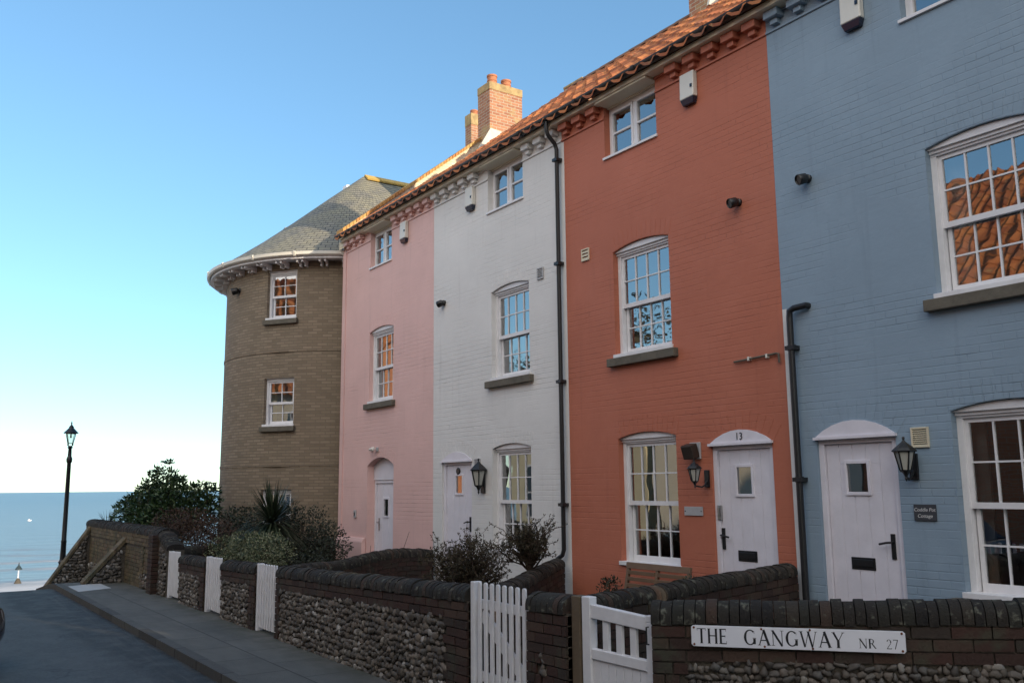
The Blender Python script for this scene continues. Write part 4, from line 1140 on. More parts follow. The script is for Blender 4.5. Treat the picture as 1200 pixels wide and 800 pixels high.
# arched dividing wall of the pink garden
def arched_wall():
    P0 = Vector((-12.2, 4.46, 0)); P1 = Vector((-14.1, 7.96, 0)); d = P1-P0; Ln = d.length; d.normalize()
    M = Matrix.Translation(P0) @ Matrix(((d.x,-d.y,0,0),(d.y,d.x,0,0),(0,0,1,0),(0,0,0,1)))
    root = thing('garden_wall', 'dark dividing wall with a humped top in front of the pink house', 'garden wall', (-13.7, 6.2, .1), PG)
    zt = lambda u: .80+.07*math.sin(PI*min(1, max(0, (u-1.6)/(Ln-1.6))))
    c = MB(M); n = 20
    for i in range(n):
        a, b = Ln*i/n, Ln*(i+1)/n
        c.hexa([(a,.02,-.1),(b,.02,-.1),(b,.22,-.1),(a,.22,-.1),(a,.02,zt(a)-.12),(b,.02,zt(b)-.12),(b,.22,zt(b)-.12),(a,.22,zt(a)-.12)])
    c.build('mortar_core', MAT['mortar'], root)
    r_ = random.Random(5); b = MB(M); brick_run(b, 0, Ln, lambda u: zt(u)-.13-8*.075, 8, 0, .24, r_); b.build('brickwork', MAT['oldbrick'], root)
    cp = MB(M); coping_run(cp, 0, Ln, zt, .24, r_, .14); cp.build('coping', MAT['coping'], root, smooth=True)
arched_wall()
garden_wall('garden_wall', 'dark dividing wall at the sea side corner of the pink house', (-17.0, 4.5), (-18.3, 8.0), .86, .80, t=.24, base0=.0, base1=.0, seed=34, group=PG, courses=8, stone_face=False, pier0=0, pier1=0, coph=.15)

# ------------------------------------------------------------------ gates
def picket_gate(x0, x1, zt0, zt1, label, n=8, leaf_y=YW+.03, post=True, z0=.05):
    g = thing('picket_gate', label, 'gate', ((x0+x1)/2, leaf_y, 0), 'white picket gates')
    w = x1-x0; pk = MB(); pitch = (w-.10)/(n-.0)
    def rp(xa, xb, za, zb, y0, y1):
        xc = (xa+xb)/2; r = (xb-xa)/2
        poly = [(xa, za), (xb, za)]+[(xc+r*math.cos(PI*i/6), zb-r*.8+r*.8*math.sin(PI*i/6)) for i in range(7)]
        pk.prism(poly, y0, y1)
    for i in range(n):
        xa = x0+.085+pitch*i+pitch*.22; xb = xa+pitch*.50
        zt = zt0+(zt1-zt0)*(i+.5)/n
        rp(xa, xb, z0, zt, leaf_y, leaf_y+.018)
    pk.build('pickets', MAT['white'], g, bevel=.003)
    rl = MB()
    for f in (.2, .78): 
        z = z0+(zt0-z0)*f; dz = (zt1-zt0)
        rl.hexa([(x0+.07,leaf_y+.023,z),(x1-.01,leaf_y+.023,z+dz),(x1-.01,leaf_y+.05,z+dz),(x0+.07,leaf_y+.05,z),(x0+.07,leaf_y+.023,z+.075),(x1-.01,leaf_y+.023,z+.075+dz),(x1-.01,leaf_y+.05,z+.075+dz),(x0+.07,leaf_y+.05,z+.075)])
    rl.bar((x0+.10, leaf_y+.037, z0+(zt0-z0)*.78), (x1-.06, leaf_y+.037, z0+(zt0-z0)*.27), .026, .07, up=(0,1,0)) if False else rl.hexa([(x0+.10,leaf_y+.024,z0+(zt0-z0)*.70),(x0+.17,leaf_y+.024,z0+(zt0-z0)*.78),(x0+.17,leaf_y+.048,z0+(zt0-z0)*.78),(x0+.10,leaf_y+.048,z0+(zt0-z0)*.70),(x1-.12,leaf_y+.024,z0+(zt0-z0)*.25),(x1-.05,leaf_y+.024,z0+(zt0-z0)*.33),(x1-.05,leaf_y+.048,z0+(zt0-z0)*.33),(x1-.12,leaf_y+.048,z0+(zt0-z0)*.25)])
    rl.build('rails', MAT['white'], g)
    ps = MB(); ps.box(x0+.008, x0+.062, leaf_y-.01, leaf_y+.075, z0-.05, zt0-.005); ps.build('hanging_post', MAT['white'], g, bevel=.005)
    h = MB(); 
    for f in (.23, .81): z = z0+(zt0-z0)*f; h.box(x0+.04, x0+.30, leaf_y+.051, leaf_y+.057, z, z+.03)
    h.build('hinge', MAT['black'], g)
    return g
picket_gate(-6.84, -5.985, 1.06, 1.06, 'wide white picket gate with rounded tops beside the stubby brick pier')
picket_gate(-12.31, -11.54, .875, .885, 'white picket gate at the far end of the long flint wall', 7)
picket_gate(-14.68, -13.88, .835, .85, 'white picket gate between the two short flint wall panels', 7)
picket_gate(-16.97, -16.24, .80, .82, 'farthest white picket gate beside the tall end wall', 7)
# half boarded timber gate
g = thing('timber_gate', 'white half boarded gate with open upper slots beside the street sign wall', 'gate', (-5.0, YW+.05, 0))
y0, y1 = YW+.045, YW+.095
fr = MB(); fr.box(-5.325, -5.235, y0-.01, y1+.01, .06, 1.065); fr.box(-4.66, -4.585, y0, y1, .06, .955)
fr.hexa([(-5.235,y0,.92),(-4.66,y0,.90),(-4.66,y1,.90),(-5.235,y1,.92),(-5.235,y0,1.015),(-4.66,y0,.99),(-4.66,y1,.99),(-5.235,y1,1.015)])
fr.box(-4.66, -4.585, y0, y1, .955, 1.0)
fr.box(-5.235, -4.66, y0, y1, .64, .71); fr.box(-5.235, -4.66, y0, y1, .06, .16)
fr.build('gate_frame', MAT['white'], g, bevel=.005)
sl = MB()
for i in range(1, 4):
    x = -5.235+.575*i/4; sl.box(x-.03, x+.03, y0+.012, y1-.012, .705, .915)
sl.build('upper_slats', MAT['white'], g, bevel=.003)
bo = MB()
for i in range(7):
    xa = -5.235+.575*i/7; bo.box(xa+.002, xa+.575/7-.002, y0+.015, y1-.015, .155, .645)
bo.build('lower_boards', MAT['white'], g, bevel=.003)
MB().box(-5.44, -5.345, YW+.03, YW+.13, -.1, 1.06).build('gate_post', MAT['oak'], g, bevel=.006)
h = MB(); h.box(-5.345, -5.33, YW+.05, YW+.09, .3, .36).box(-5.345, -5.33, YW+.05, YW+.09, .85, .91); h.build('hinge', MAT['black'], g)
lt = MB(); lt.tube([(-4.62, y0-.012, .93), (-4.62, y0-.03, .93), (-4.62, y0-.03, .82), (-4.62, y0-.012, .82)], .006, 6); lt.build('latch', MAT['black'], g)

# ------------------------------------------------------------------ street name sign with drawn serif capitals
class Pen:
    """letters drawn in a 1 high box as polygons (x,z)"""
    def __init__(s): s.p = []
    def quad(s, a, b, wa, wb=None):
        wb = wa if wb is None else wb
        a = Vector(a); b = Vector(b); d = (b-a).normalized(); n = Vector((-d.y, d.x))
        s.p.append([tuple(a-n*wa/2), tuple(b-n*wb/2), tuple(b+n*wb/2), tuple(a+n*wa/2)])
    def stem(s, x, z0=0, z1=1, w=.175): s.p.append([(x-w/2, z0), (x+w/2, z0), (x+w/2, z1), (x-w/2, z1)])
    def serif(s, x, z, w=.27, h=.032):
        s.p.append([(x-w/2, z if z < .5 else z-h), (x+w/2, z if z < .5 else z-h), (x+w/2, z+h if z < .5 else z), (x-w/2, z+h if z < .5 else z)])
    def bar(s, x0, x1, z, h=.07): s.p.append([(x0, z-h/2), (x1, z-h/2), (x1, z+h/2), (x0, z+h/2)])
    def arc(s, cx, cz, rx, rz, a0, a1, thick=.18, thin=.07, n=18, tilt=0):
        for i in range(n):
            t0 = a0+(a1-a0)*i/n; t1 = a0+(a1-a0)*(i+1)/n; q = []
            for t, inner in ((t0, 0), (t1, 0), (t1, 1), (t0, 1)):
                w = thin+(thick-thin)*abs(math.cos(t+tilt))**1.4
                k = w if inner else 0
                q.append((cx+(rx-k)*math.cos(t), cz+(rz-(thin+(k-thin)*.55 if inner else 0))*math.sin(t)))
            s.p.append(q)
def glyph(ch):
    p = Pen()
    if ch == 'T': p.stem(.40); p.serif(.40, 0); p.bar(.02, .78, .975, .05); p.quad((.035,1), (.05,.84), .03); p.quad((.765,1), (.75,.84), .03); w = .80
    elif ch == 'H':
        for x in (.14, .74): p.stem(x); p.serif(x, 0); p.serif(x, 1)
        p.bar(.14, .74, .52); w = .88
    elif ch == 'E':
        p.stem(.15); p.serif(.12, 0, .24); p.serif(.12, 1, .24); p.bar(.15, .60, .977); p.bar(.15, .52, .52); p.bar(.15, .62, .023)
        p.quad((.60,1), (.585,.83), .03); p.quad((.52,.60), (.52,.44), .028); p.quad((.62,.0), (.63,.19), .03); w = .66
    elif ch == 'G':
        p.arc(.47, .5, .44, .515, R(48), R(318)); p.stem(.78, .06, .42); p.serif(.78, .44, .26); p.quad((.77,.92), (.77,.74), .03); w = .92
    elif ch == 'A':
        p.quad((.10,.0), (.44,1.02), .075); p.quad((.78,.0), (.42,1.02), .175); p.bar(.22, .66, .33); p.serif(.10, 0, .23); p.serif(.78, 0, .27); w = .86
    elif ch == 'N':
        p.stem(.12, 0, 1, .055); p.stem(.76, -.02, 1, .055); p.quad((.10,1.0), (.75,-.01), .14); p.serif(.12, 0, .24); p.serif(.09, 1, .2); p.serif(.76, 1, .24); w = .88
    elif ch == 'W':
        p.quad((.08,1), (.34,-.02), .13); p.quad((.62,1), (.35,-.02), .05); p.quad((.58,1), (.86,-.02), .13); p.quad((1.12,1), (.87,-.02), .05)
        p.serif(.08, 1, .26); p.serif(.60, 1, .22); p.serif(1.12, 1, .2); w = 1.18
    elif ch == 'Y':
        p.quad((.08,1), (.40,.44), .13); p.quad((.74,1), (.42,.44), .05); p.stem(.40, 0, .48); p.serif(.40, 0); p.serif(.08, 1, .26); p.serif(.74, 1, .2); w = .80
    elif ch == 'R':
        p.stem(.15); p.serif(.14, 0, .25); p.serif(.12, 1, .22); p.arc(.32, .745, .28, .255, R(-90), R(90), .13, .045); p.bar(.15, .34, .978); p.bar(.15, .36, .512); p.quad((.38,.50), (.74,.0), .12); p.serif(.76, 0, .14); w = .80
    elif ch == '2':
        p.arc(.27, .73, .25, .27, R(-28), R(165), .12, .05); p.quad((.455,.60), (.04,.03), .06); p.bar(.02, .54, .035, .07); p.quad((.52,0), (.54,.16), .03); w = .60
    elif ch == '7':
        p.bar(.03, .54, .955, .08); p.quad((.50,.94), (.20,0), .09); p.quad((.04,1), (.05,.82), .03); w = .58
    else: w = .35
    return p.p, w
def sign_text(mb, txt, s0, s1, zb, h, y, spread=True):
    ws = [glyph(c)[1] for c in txt]; gap = .10
    tot = sum(ws)+gap*(len(txt)-1); k = (s1-s0)/(tot*h)
    u = s0
    for i, c in enumerate(txt):
        ps, w = glyph(c)
        for j, q in enumerate(ps):
            yy = y-.0002*(j % 5)-.0004
            mb.add([(u+px*h*k, yy, zb+pz*h) for px, pz in q], [tuple(range(len(q)))] if True else [])
        u += (w+gap)*h*k
sg = thing('street_sign', 'long white street name sign reading THE GANGWAY NR 27', 'street sign', tuple(Ms @ Vector((.9, -.03, .84))))
S0, S1, SZ0, SZ1 = .258, 1.535, .836, .966
pl = MB(Ms); yS = -.030
cr = .012
poly = [(S0+cr, SZ0), (S1-cr, SZ0), (S1, SZ0+cr), (S1, SZ1-cr), (S1-cr, SZ1), (S0+cr, SZ1), (S0, SZ1-cr), (S0, SZ0+cr)]
pl.prism(poly, yS, yS+.006)
plo = pl.build('sign_plate', MAT['signwhite'], sg, bevel=.002)
zb_ = SZ0+.020; hh = .092
for (t_, a_, b_, z_, h_) in (('THE', .035, .222, zb_, hh), ('GANGWAY', .325, .925, zb_, hh), ('NR', 1.010, 1.108, zb_+.004, .056), ('27', 1.167, 1.235, zb_+.004, .056)):
    lt = MB(Ms); sign_text(lt, t_, S0+a_, S0+b_, z_, h_, yS); lt.build('lettering', MAT['ink'], sg)
for (u_, z_) in ((S0+.018,SZ1-.014), (S0+.018,SZ0+.014), (S1-.02,SZ1-.014), (S1-.02,SZ0+.014), (S0+.727,SZ1-.009), (S0+.74,SZ0+.010), (S0+.452,SZ0+.012), (S0+.436,SZ1-.012)):
    m = MB(Ms @ Matrix.Translation((u_, yS-.0015, z_)) @ Matrix.Rotation(R(90), 4, 'X')); m.lathe(0, 0, [(.0075, -.002), (.0065, .002), (.003, .0032)], 10); m.build('screw', MAT['rust'], sg)
bp = MB(Ms)
for u_ in (S0+.2, S1-.2): bp.box(u_-.03, u_+.03, yS+.0065, .01, SZ0+.02, SZ1-.02)
bp.build('fixing_batten', MAT['oak'], sg)

# ------------------------------------------------------------------ bench
bn = thing('wooden_bench', 'slatted wooden folding bench under the window of the red house', 'bench', (-8.23, 7.55, .16))
bx0, bx1 = -8.77, -7.69
m = MB()
for x in (bx0+.02, (bx0+bx1)/2, bx1-.02): m.hexa([(x-.022,7.62,.56),(x+.022,7.62,.56),(x+.022,7.66,.56),(x-.022,7.66,.56),(x-.022,7.72,1.02),(x+.022,7.72,1.02),(x+.022,7.76,1.02),(x-.022,7.76,1.02)])
m.build('back_posts', MAT['bench'], bn, bevel=.004)
m = MB(); m.hexa([(bx0-.01,7.70,.955),(bx1+.01,7.70,.955),(bx1+.01,7.735,.955),(bx0-.01,7.735,.955),(bx0-.01,7.715,1.025),(bx1+.01,7.715,1.025),(bx1+.01,7.75,1.025),(bx0-.01,7.75,1.025)])
for xa, xb in ((bx0+.045, (bx0+bx1)/2-.025), ((bx0+bx1)/2+.025, bx1-.045)):
    for i in range(4):
        z = .66+i*.075; y = 7.62+(z-.56)*.217; m.box(xa, xb, y-.004, y+.016, z, z+.045)
m.build('backrest', MAT['bench'], bn, bevel=.003)
m = MB()
for i in range(5): m.box(bx0, bx1, 7.20+i*.085, 7.27+i*.085, .56, .585)
m.build('seat', MAT['bench'], bn, bevel=.003)
for x in (bx0+.06, bx1-.06):
    for y in (7.24, 7.60): MB().box(x-.022, x+.022, y-.022, y+.022, .15, .56).build('leg', MAT['bench'], bn, bevel=.003)

for c in kids(bn): c.location.z -= .11
for c in kids(bn):
    if c.name.startswith('leg'): c.location.z += .0
# ------------------------------------------------------------------ street lamp
LX, LY = -26.75, 3.97; LB = gz(LX)-.12
lamp = thing('street_lamp', 'tall slim black lamp post with a glass lantern against the sea', 'street lamp', (LX, LY, LB))
zo = LB
m = MB(); m.lathe(LX, LY, [(.17, zo), (.17, zo+.12), (.145, zo+.16), (.145, zo+.62), (.16, zo+.65), (.16, zo+.70), (.10, zo+.80), (.085, zo+.86), (.11, zo+.90), (.075, zo+.96)], 12); m.build('lamp_base', MAT['black'], lamp, smooth=True)
zt_ = 3.02
m = MB(); m.lathe(LX, LY, [(.075, zo+.95), (.065, zo+1.4), (.075, zo+1.43), (.062, zo+1.47), (.050, zt_-.42), (.07, zt_-.38), (.075, zt_-.30), (.05, zt_-.24), (.042, zt_-.04), (.07, zt_), (.03, zt_+.04)], 14)
m.tube([(LX-.03, LY, zt_-.62), (LX-.2, LY, zt_-.62)], .014, 6) if False else None
m.build('lamp_column', MAT['black'], lamp, smooth=True)
m = MB(); gzb = zt_+.10; gzt = zt_+.37
for q in range(4):
    a = R(45+90*q)
    p0 = (LX+.08*math.cos(a), LY+.08*math.sin(a), gzb); p1 = (LX+.15*math.cos(a), LY+.15*math.sin(a), gzt)
    m.bar(p0, p1, .018); m.tube([(LX, LY, zt_+.02), (LX+.08*math.cos(a), LY+.08*math.sin(a), zt_+.05), p0], .012, 6)
    a2 = R(135+90*q); m.bar(p0, (LX+.08*math.cos(a2), LY+.08*math.sin(a2), gzb), .018); m.bar(p1, (LX+.15*math.cos(a2), LY+.15*math.sin(a2), gzt), .022)
m.build('lantern_frame', MAT['black'], lamp)
m = MB(); m.lathe(LX, LY, [(.076, gzb), (.145, gzt)], 4, R(45)); m.build('lantern_glass', MAT['lampglass'], lamp)
m = MB(); m.lathe(LX, LY, [(.185, gzt), (.185, gzt+.015), (.115, gzt+.09), (.07, gzt+.14), (.06, gzt+.155), (.062, gzt+.18), (.04, gzt+.20), (.02, gzt+.23), (.014, gzt+.25), (.022, gzt+.27), (.009, gzt+.31), (.003, gzt+.34)], 12); m.build('lantern_roof', MAT['black'], lamp, smooth=True)
m = MB(); m.tube([(LX, LY, gzt), (LX, LY, gzt-.12)], [.015, .025], 8); m.build('bulb', MAT['frosted'], lamp)

# ------------------------------------------------------------------ plants
def leaf_cloud(mb, c, rad, n, ln, wd, rnd, shell=.55, up=.0, droop=0.3, zmin=-9):
    """n folded leaves spread through a lumpy ellipsoid"""
    c = Vector(c)
    for _ in range(n):
        while True:
            d = Vector((rnd.uniform(-1,1), rnd.uniform(-1,1), rnd.uniform(-1,1)))
            if 1e-3 < d.length < 1: break
        d.normalize()
        lump = 1+.28*noise.noise(d*2.2+c*.7)+.15*noise.noise(d*5+c)
        r = lump*(rnd.random()**.5 if rnd.random() > shell else rnd.uniform(.8, 1.06))
        p = c+Vector((d.x*rad[0], d.y*rad[1], d.z*rad[2]))*r
        if p.z < zmin: continue
        t = (d*rnd.uniform(.4, 1.0)+Vector((rnd.gauss(0,.6), rnd.gauss(0,.6), rnd.gauss(0,.5)+up))).normalized()
        leaf(mb, p, t, ln*rnd.uniform(.6, 1.2), wd*rnd.uniform(.7, 1.2), rnd)
def leaf(mb, p, t, l, w, rnd):
    s = t.cross(Vector((rnd.gauss(0,1), rnd.gauss(0,1), rnd.gauss(0,1)+1.5)))
    if s.length < 1e-4: return
    s.normalize(); n = s.cross(t); bend = rnd.uniform(.0, .25)*l
    a = p; m = p+t*l*.5; e = p+t*l-n*bend
    mb.add([a, m+s*w*.5-n*w*.12, e, m-s*w*.5-n*w*.12, m], [(0,1,4), (1,2,4), (2,3,4), (3,0,4)])
def stems(mb, base, tips, r, rnd, n=5, bend=.15):
    for t in tips:
        b = Vector(base); t = Vector(t); pts = []
        k = 4; off = Vector((rnd.gauss(0,bend), rnd.gauss(0,bend), 0))
        for i in range(k+1):
            f = i/k; pts.append(b.lerp(t, f)+off*math.sin(PI*f))
        mb.tube(pts, [r*(1-.75*i/k) for i in range(k+1)], n)
def bush(name, label, cat, base, lobes, leafmat, ln, wd, seed, group=None, stem_r=.03, up=.0, shell=.5, whorl=0, zmin=-9):
    rnd = random.Random(seed); root = thing(name, label, cat, base, group)
    lf = MB()
    for c, rad, n in lobes:
        leaf_cloud(lf, c, rad, n, ln, wd, rnd, shell, up, zmin=zmin)
        if whorl:
            for _ in range(int(n*whorl)):
                d = Vector((rnd.gauss(0,1), rnd.gauss(0,1), rnd.gauss(0,1)+.6)).normalized()
                q = Vector(c)+Vector((d.x*rad[0], d.y*rad[1], d.z*rad[2]))*rnd.uniform(.95, 1.2)
                for i in range(7):
                    a = 2*PI*i/7+rnd.random()
                    t = Vector((math.cos(a), math.sin(a), rnd.uniform(.2, .9))).normalized(); leaf(lf, q, t, ln*rnd.uniform(.8, 1.2), wd, rnd)
    lf.build('foliage', MAT[leafmat], root)
    st = MB(); tips = []
    for c, rad, n in lobes:
        for _ in range(5): tips.append((c[0]+rnd.uniform(-.6,.6)*rad[0], c[1]+rnd.uniform(-.6,.6)*rad[1], c[2]+rnd.uniform(-.2,.6)*rad[2]))
    stems(st, base, tips, stem_r, rnd, 5, .08); st.build('stems', MAT['bark'], root, smooth='all')
    return root
# big evergreen above the tall wall
bush('evergreen_bush', 'large dark evergreen bush rising above the tall end wall', 'bush', (-21.8, 5.3, .5), [
    ((-22.9,4.9,1.32), (.62,.45,.42), 1100), ((-22.3,5.1,1.38), (.75,.55,.58), 1500), ((-21.75,5.25,1.95), (.22,.24,.50), 380), ((-22.15,5.1,1.85), (.26,.26,.44), 380), ((-21.3,5.35,1.85), (.24,.24,.38), 300),
    ((-21.2,5.4,1.5), (.55,.5,.55), 1100), ((-20.8,5.6,1.4), (.6,.5,.55), 1100), ((-20.4,5.8,1.55), (.40,.36,.45), 600), ((-21.6,5.1,1.1), (1.1,.6,.42), 1500)],
    'leaf_dark', .12, .05, 41, stem_r=.045, whorl=.035, up=.3, shell=.4)
bush('russet_shrub', 'low brown twiggy shrub spilling over the wall beside the evergreen bush', 'shrub', (-18.2, 5.0, .2), [
    ((-19.5,4.9,1.08), (.65,.4,.40), 1900), ((-18.4,5.0,1.05), (.75,.4,.42), 2300), ((-17.4,5.1,1.0), (.55,.4,.36), 1500)], 'leaf_brown', .07, .024, 42, stem_r=.02, shell=.4)
bush('variegated_hedge', 'clipped pale variegated hedge behind the nearest low gates', 'hedge', (-16.0, 5.2, .2), [
    ((-16.9,5.25,.75), (.7,.36,.26), 2300), ((-15.9,5.3,.83), (.7,.36,.28), 2500), ((-15.0,5.3,.86), (.6,.36,.27), 2000), ((-17.6,5.15,.62), (.45,.3,.22), 900)], 'leaf_var', .045, .026, 43, stem_r=.015, shell=.75)
bush('dark_shrub', 'low dark evergreen shrub at the foot of the round tower', 'shrub', (-18.7, 6.2, .1), [
    ((-17.2,6.4,1.2), (.5,.35,.42), 1300), ((-18.9,6.2,1.0), (.55,.45,.5), 1500), ((-18.2,6.4,1.0), (.5,.4,.5), 1300), ((-19.6,6.2,1.0), (.4,.4,.5), 1000)], 'leaf_small', .08, .034, 44, shell=.4)
bush('dark_hedge', 'low dark hedge in the shade beside the pink house corner', 'hedge', (-16.8, 6.9, .1), [
    ((-17.2,6.9,1.05), (.55,.45,.45), 1700), ((-16.4,6.9,.82), (.55,.45,.40), 1500), ((-15.8,6.6,.72), (.5,.4,.3), 1100), ((-15.0,6.0,.55), (.6,.45,.28), 1000), ((-16.2,6.1,.6), (.6,.4,.3), 1000)], 'leaf_small', .06, .03, 45, shell=.4)
# cordyline
def cordyline(base, h, label, seed, n=420, l=.88):
    rnd = random.Random(seed); root = thing('cordyline', label, 'plant', base)
    tr = MB(); hd = Vector(base)+Vector((0, 0, h)); tr.tube([base, Vector(base)+Vector((.03,0,h*.5)), hd], [.07, .055, .05], 8); tr.build('trunk', MAT['bark'], root, smooth='all')
    lf = MB()
    for i in range(n):
        a = rnd.uniform(0, 2*PI); el = rnd.uniform(-.75, 1.4)
        d = Vector((math.cos(a)*math.cos(el), math.sin(a)*math.cos(el), math.sin(el))); s = d.cross(Vector((0,0,1)))
        if s.length < .05: s = Vector((1,0,0))
        s.normalize(); L_ = l*rnd.uniform(.7, 1.1); w = .028; pts = []
        for k_ in range(5):
            f = k_/4; pts.append(hd+d*L_*f+Vector((0,0,-.42*L_*f*f*(1.2-abs(d.z)))))
        ws = [.5, 1, .9, .6, .05]; vs = []; fs = []
        for p, q in zip(pts, ws): vs += [p-s*w*q/2, p+s*w*q/2]
        for k_ in range(4): fs.append((2*k_, 2*k_+1, 2*k_+3, 2*k_+2))
        lf.add(vs, fs)
    lf.build('leaves', MAT['leaf_palm'], root); return root
cordyline((-16.2, 5.8, .1), 1.15, 'spiky cordyline palm in front of the round tower', 46)
# winter shrubs in front of the white house
def twig_shrub(base, rad, h, label, seed, n=46, leaves=500, trunk=0.0, mat='leaf_dry', twig_r=.011):
    rnd = random.Random(seed); root = thing('bare_shrub', label, 'shrub', base)
    tw_ = MB(); lf = MB(); b0 = Vector(base)+Vector((0,0,trunk))
    if trunk: tw_.tube([base, Vector(base)+Vector((.04,.02,trunk*.6)), b0], [.05, .04, .035], 7)
    def grow(p, d, l, r, depth):
        pts = [p]; q = p.copy(); dd = d.copy(); k_ = 3
        for i in range(k_):
            dd = (dd+Vector((rnd.gauss(0,.22), rnd.gauss(0,.22), rnd.gauss(.04,.15)))).normalized(); q = q+dd*l/k_; pts.append(q.copy())
        tw_.tube(pts, [r, r*.85, r*.65, r*.4], 4, False)
        if depth > 0:
            for i in range(rnd.choice((2, 3, 3))):
                f = rnd.choice((1, 2, 3)); grow(pts[f], (dd+Vector((rnd.gauss(0,.6), rnd.gauss(0,.6), rnd.gauss(.1,.45)))).normalized(), l*rnd.uniform(.5,.75), r*.6, depth-1)
        if depth <= 1 and leaves:
            for i in range(max(1, int(leaves/(n*12)))):
                f = rnd.choice((1, 2, 3)); leaf(lf, pts[f], Vector((rnd.gauss(0,1), rnd.gauss(0,1), rnd.gauss(.2,1))).normalized(), rnd.uniform(.025,.05), .016, rnd)
    for i in range(n):
        a = rnd.uniform(0, 2*PI); sp = rnd.random()**.6
        d = Vector((math.cos(a)*sp*rad/h, math.sin(a)*sp*rad/h, 1)).normalized()
        grow(b0.copy(), d, h*.62*rnd.uniform(.7, 1.05), twig_r, 2)
    tw_.build('twigs', MAT['twig'], root)
    if leaves: lf.build('leaves', MAT[mat], root)
    return root
twig_shrub((-10.28, 6.3, .2), .40, 1.02, 'rounded twiggy bare shrub in front of the white house door', 51, 80, 16000)
twig_shrub((-9.30, 6.6, .2), .42, .60, 'gnarled bare small tree in front of the white house window', 52, 40, 5200, trunk=.62, twig_r=.013)
def sprigs(base, tips, label, seed):
    rnd = random.Random(seed); root = thing('bare_twig', label, 'plant', base)
    t = MB(); stems(t, base, tips, .009, rnd, 4, .03); t.build('stems', MAT['twig'], root)
sprigs((-10.55, 5.2, .2), [(-10.85,5.2,1.13), (-9.8,5.2,1.34), (-10.1,5.15,1.1), (-10.65,5.2,.95)], 'thin bare twigs standing in front of the pink house door', 53)
def grass_tuft(base, n, h, label, seed, spread=.25):
    rnd = random.Random(seed); root = thing('grass_tuft', label, 'plant', base); g_ = MB()
    for i in range(n):
        a = rnd.uniform(0, 2*PI); r_ = rnd.uniform(0, .08); p = Vector(base)+Vector((math.cos(a)*r_*3, math.sin(a)*r_, 0)); t = p+Vector((math.cos(a)*spread*rnd.random(), math.sin(a)*spread*rnd.random(), h*rnd.uniform(.6,1)))
        g_.tube([p, p.lerp(t, .5)+Vector((0,0,.04)), t], [.006, .005, .001], 3, False)
    g_.build('blades', MAT['leaf_palm'], root)
grass_tuft((-24.3, 4.55, 1.0), 30, .42, 'thin spiky grass on top of the tall end wall', 54)
bush('small_shrub', 'small green shrub left of the wooden bench', 'shrub', (-8.62, 7.3, .2), [((-8.62,7.3,.68), (.10,.10,.10), 160), ((-8.62,7.3,.5), (.15,.15,.25), 300)], 'leaf_small', .05, .02, 55, stem_r=.01)
bush('small_shrub', 'small green shrub right of the wooden bench', 'shrub', (-7.42, 7.45, .2), [((-7.42,7.45,.76), (.10,.10,.10), 160), ((-7.42,7.45,.5), (.15,.15,.25), 300)], 'leaf_small', .05, .02, 56, stem_r=.01)

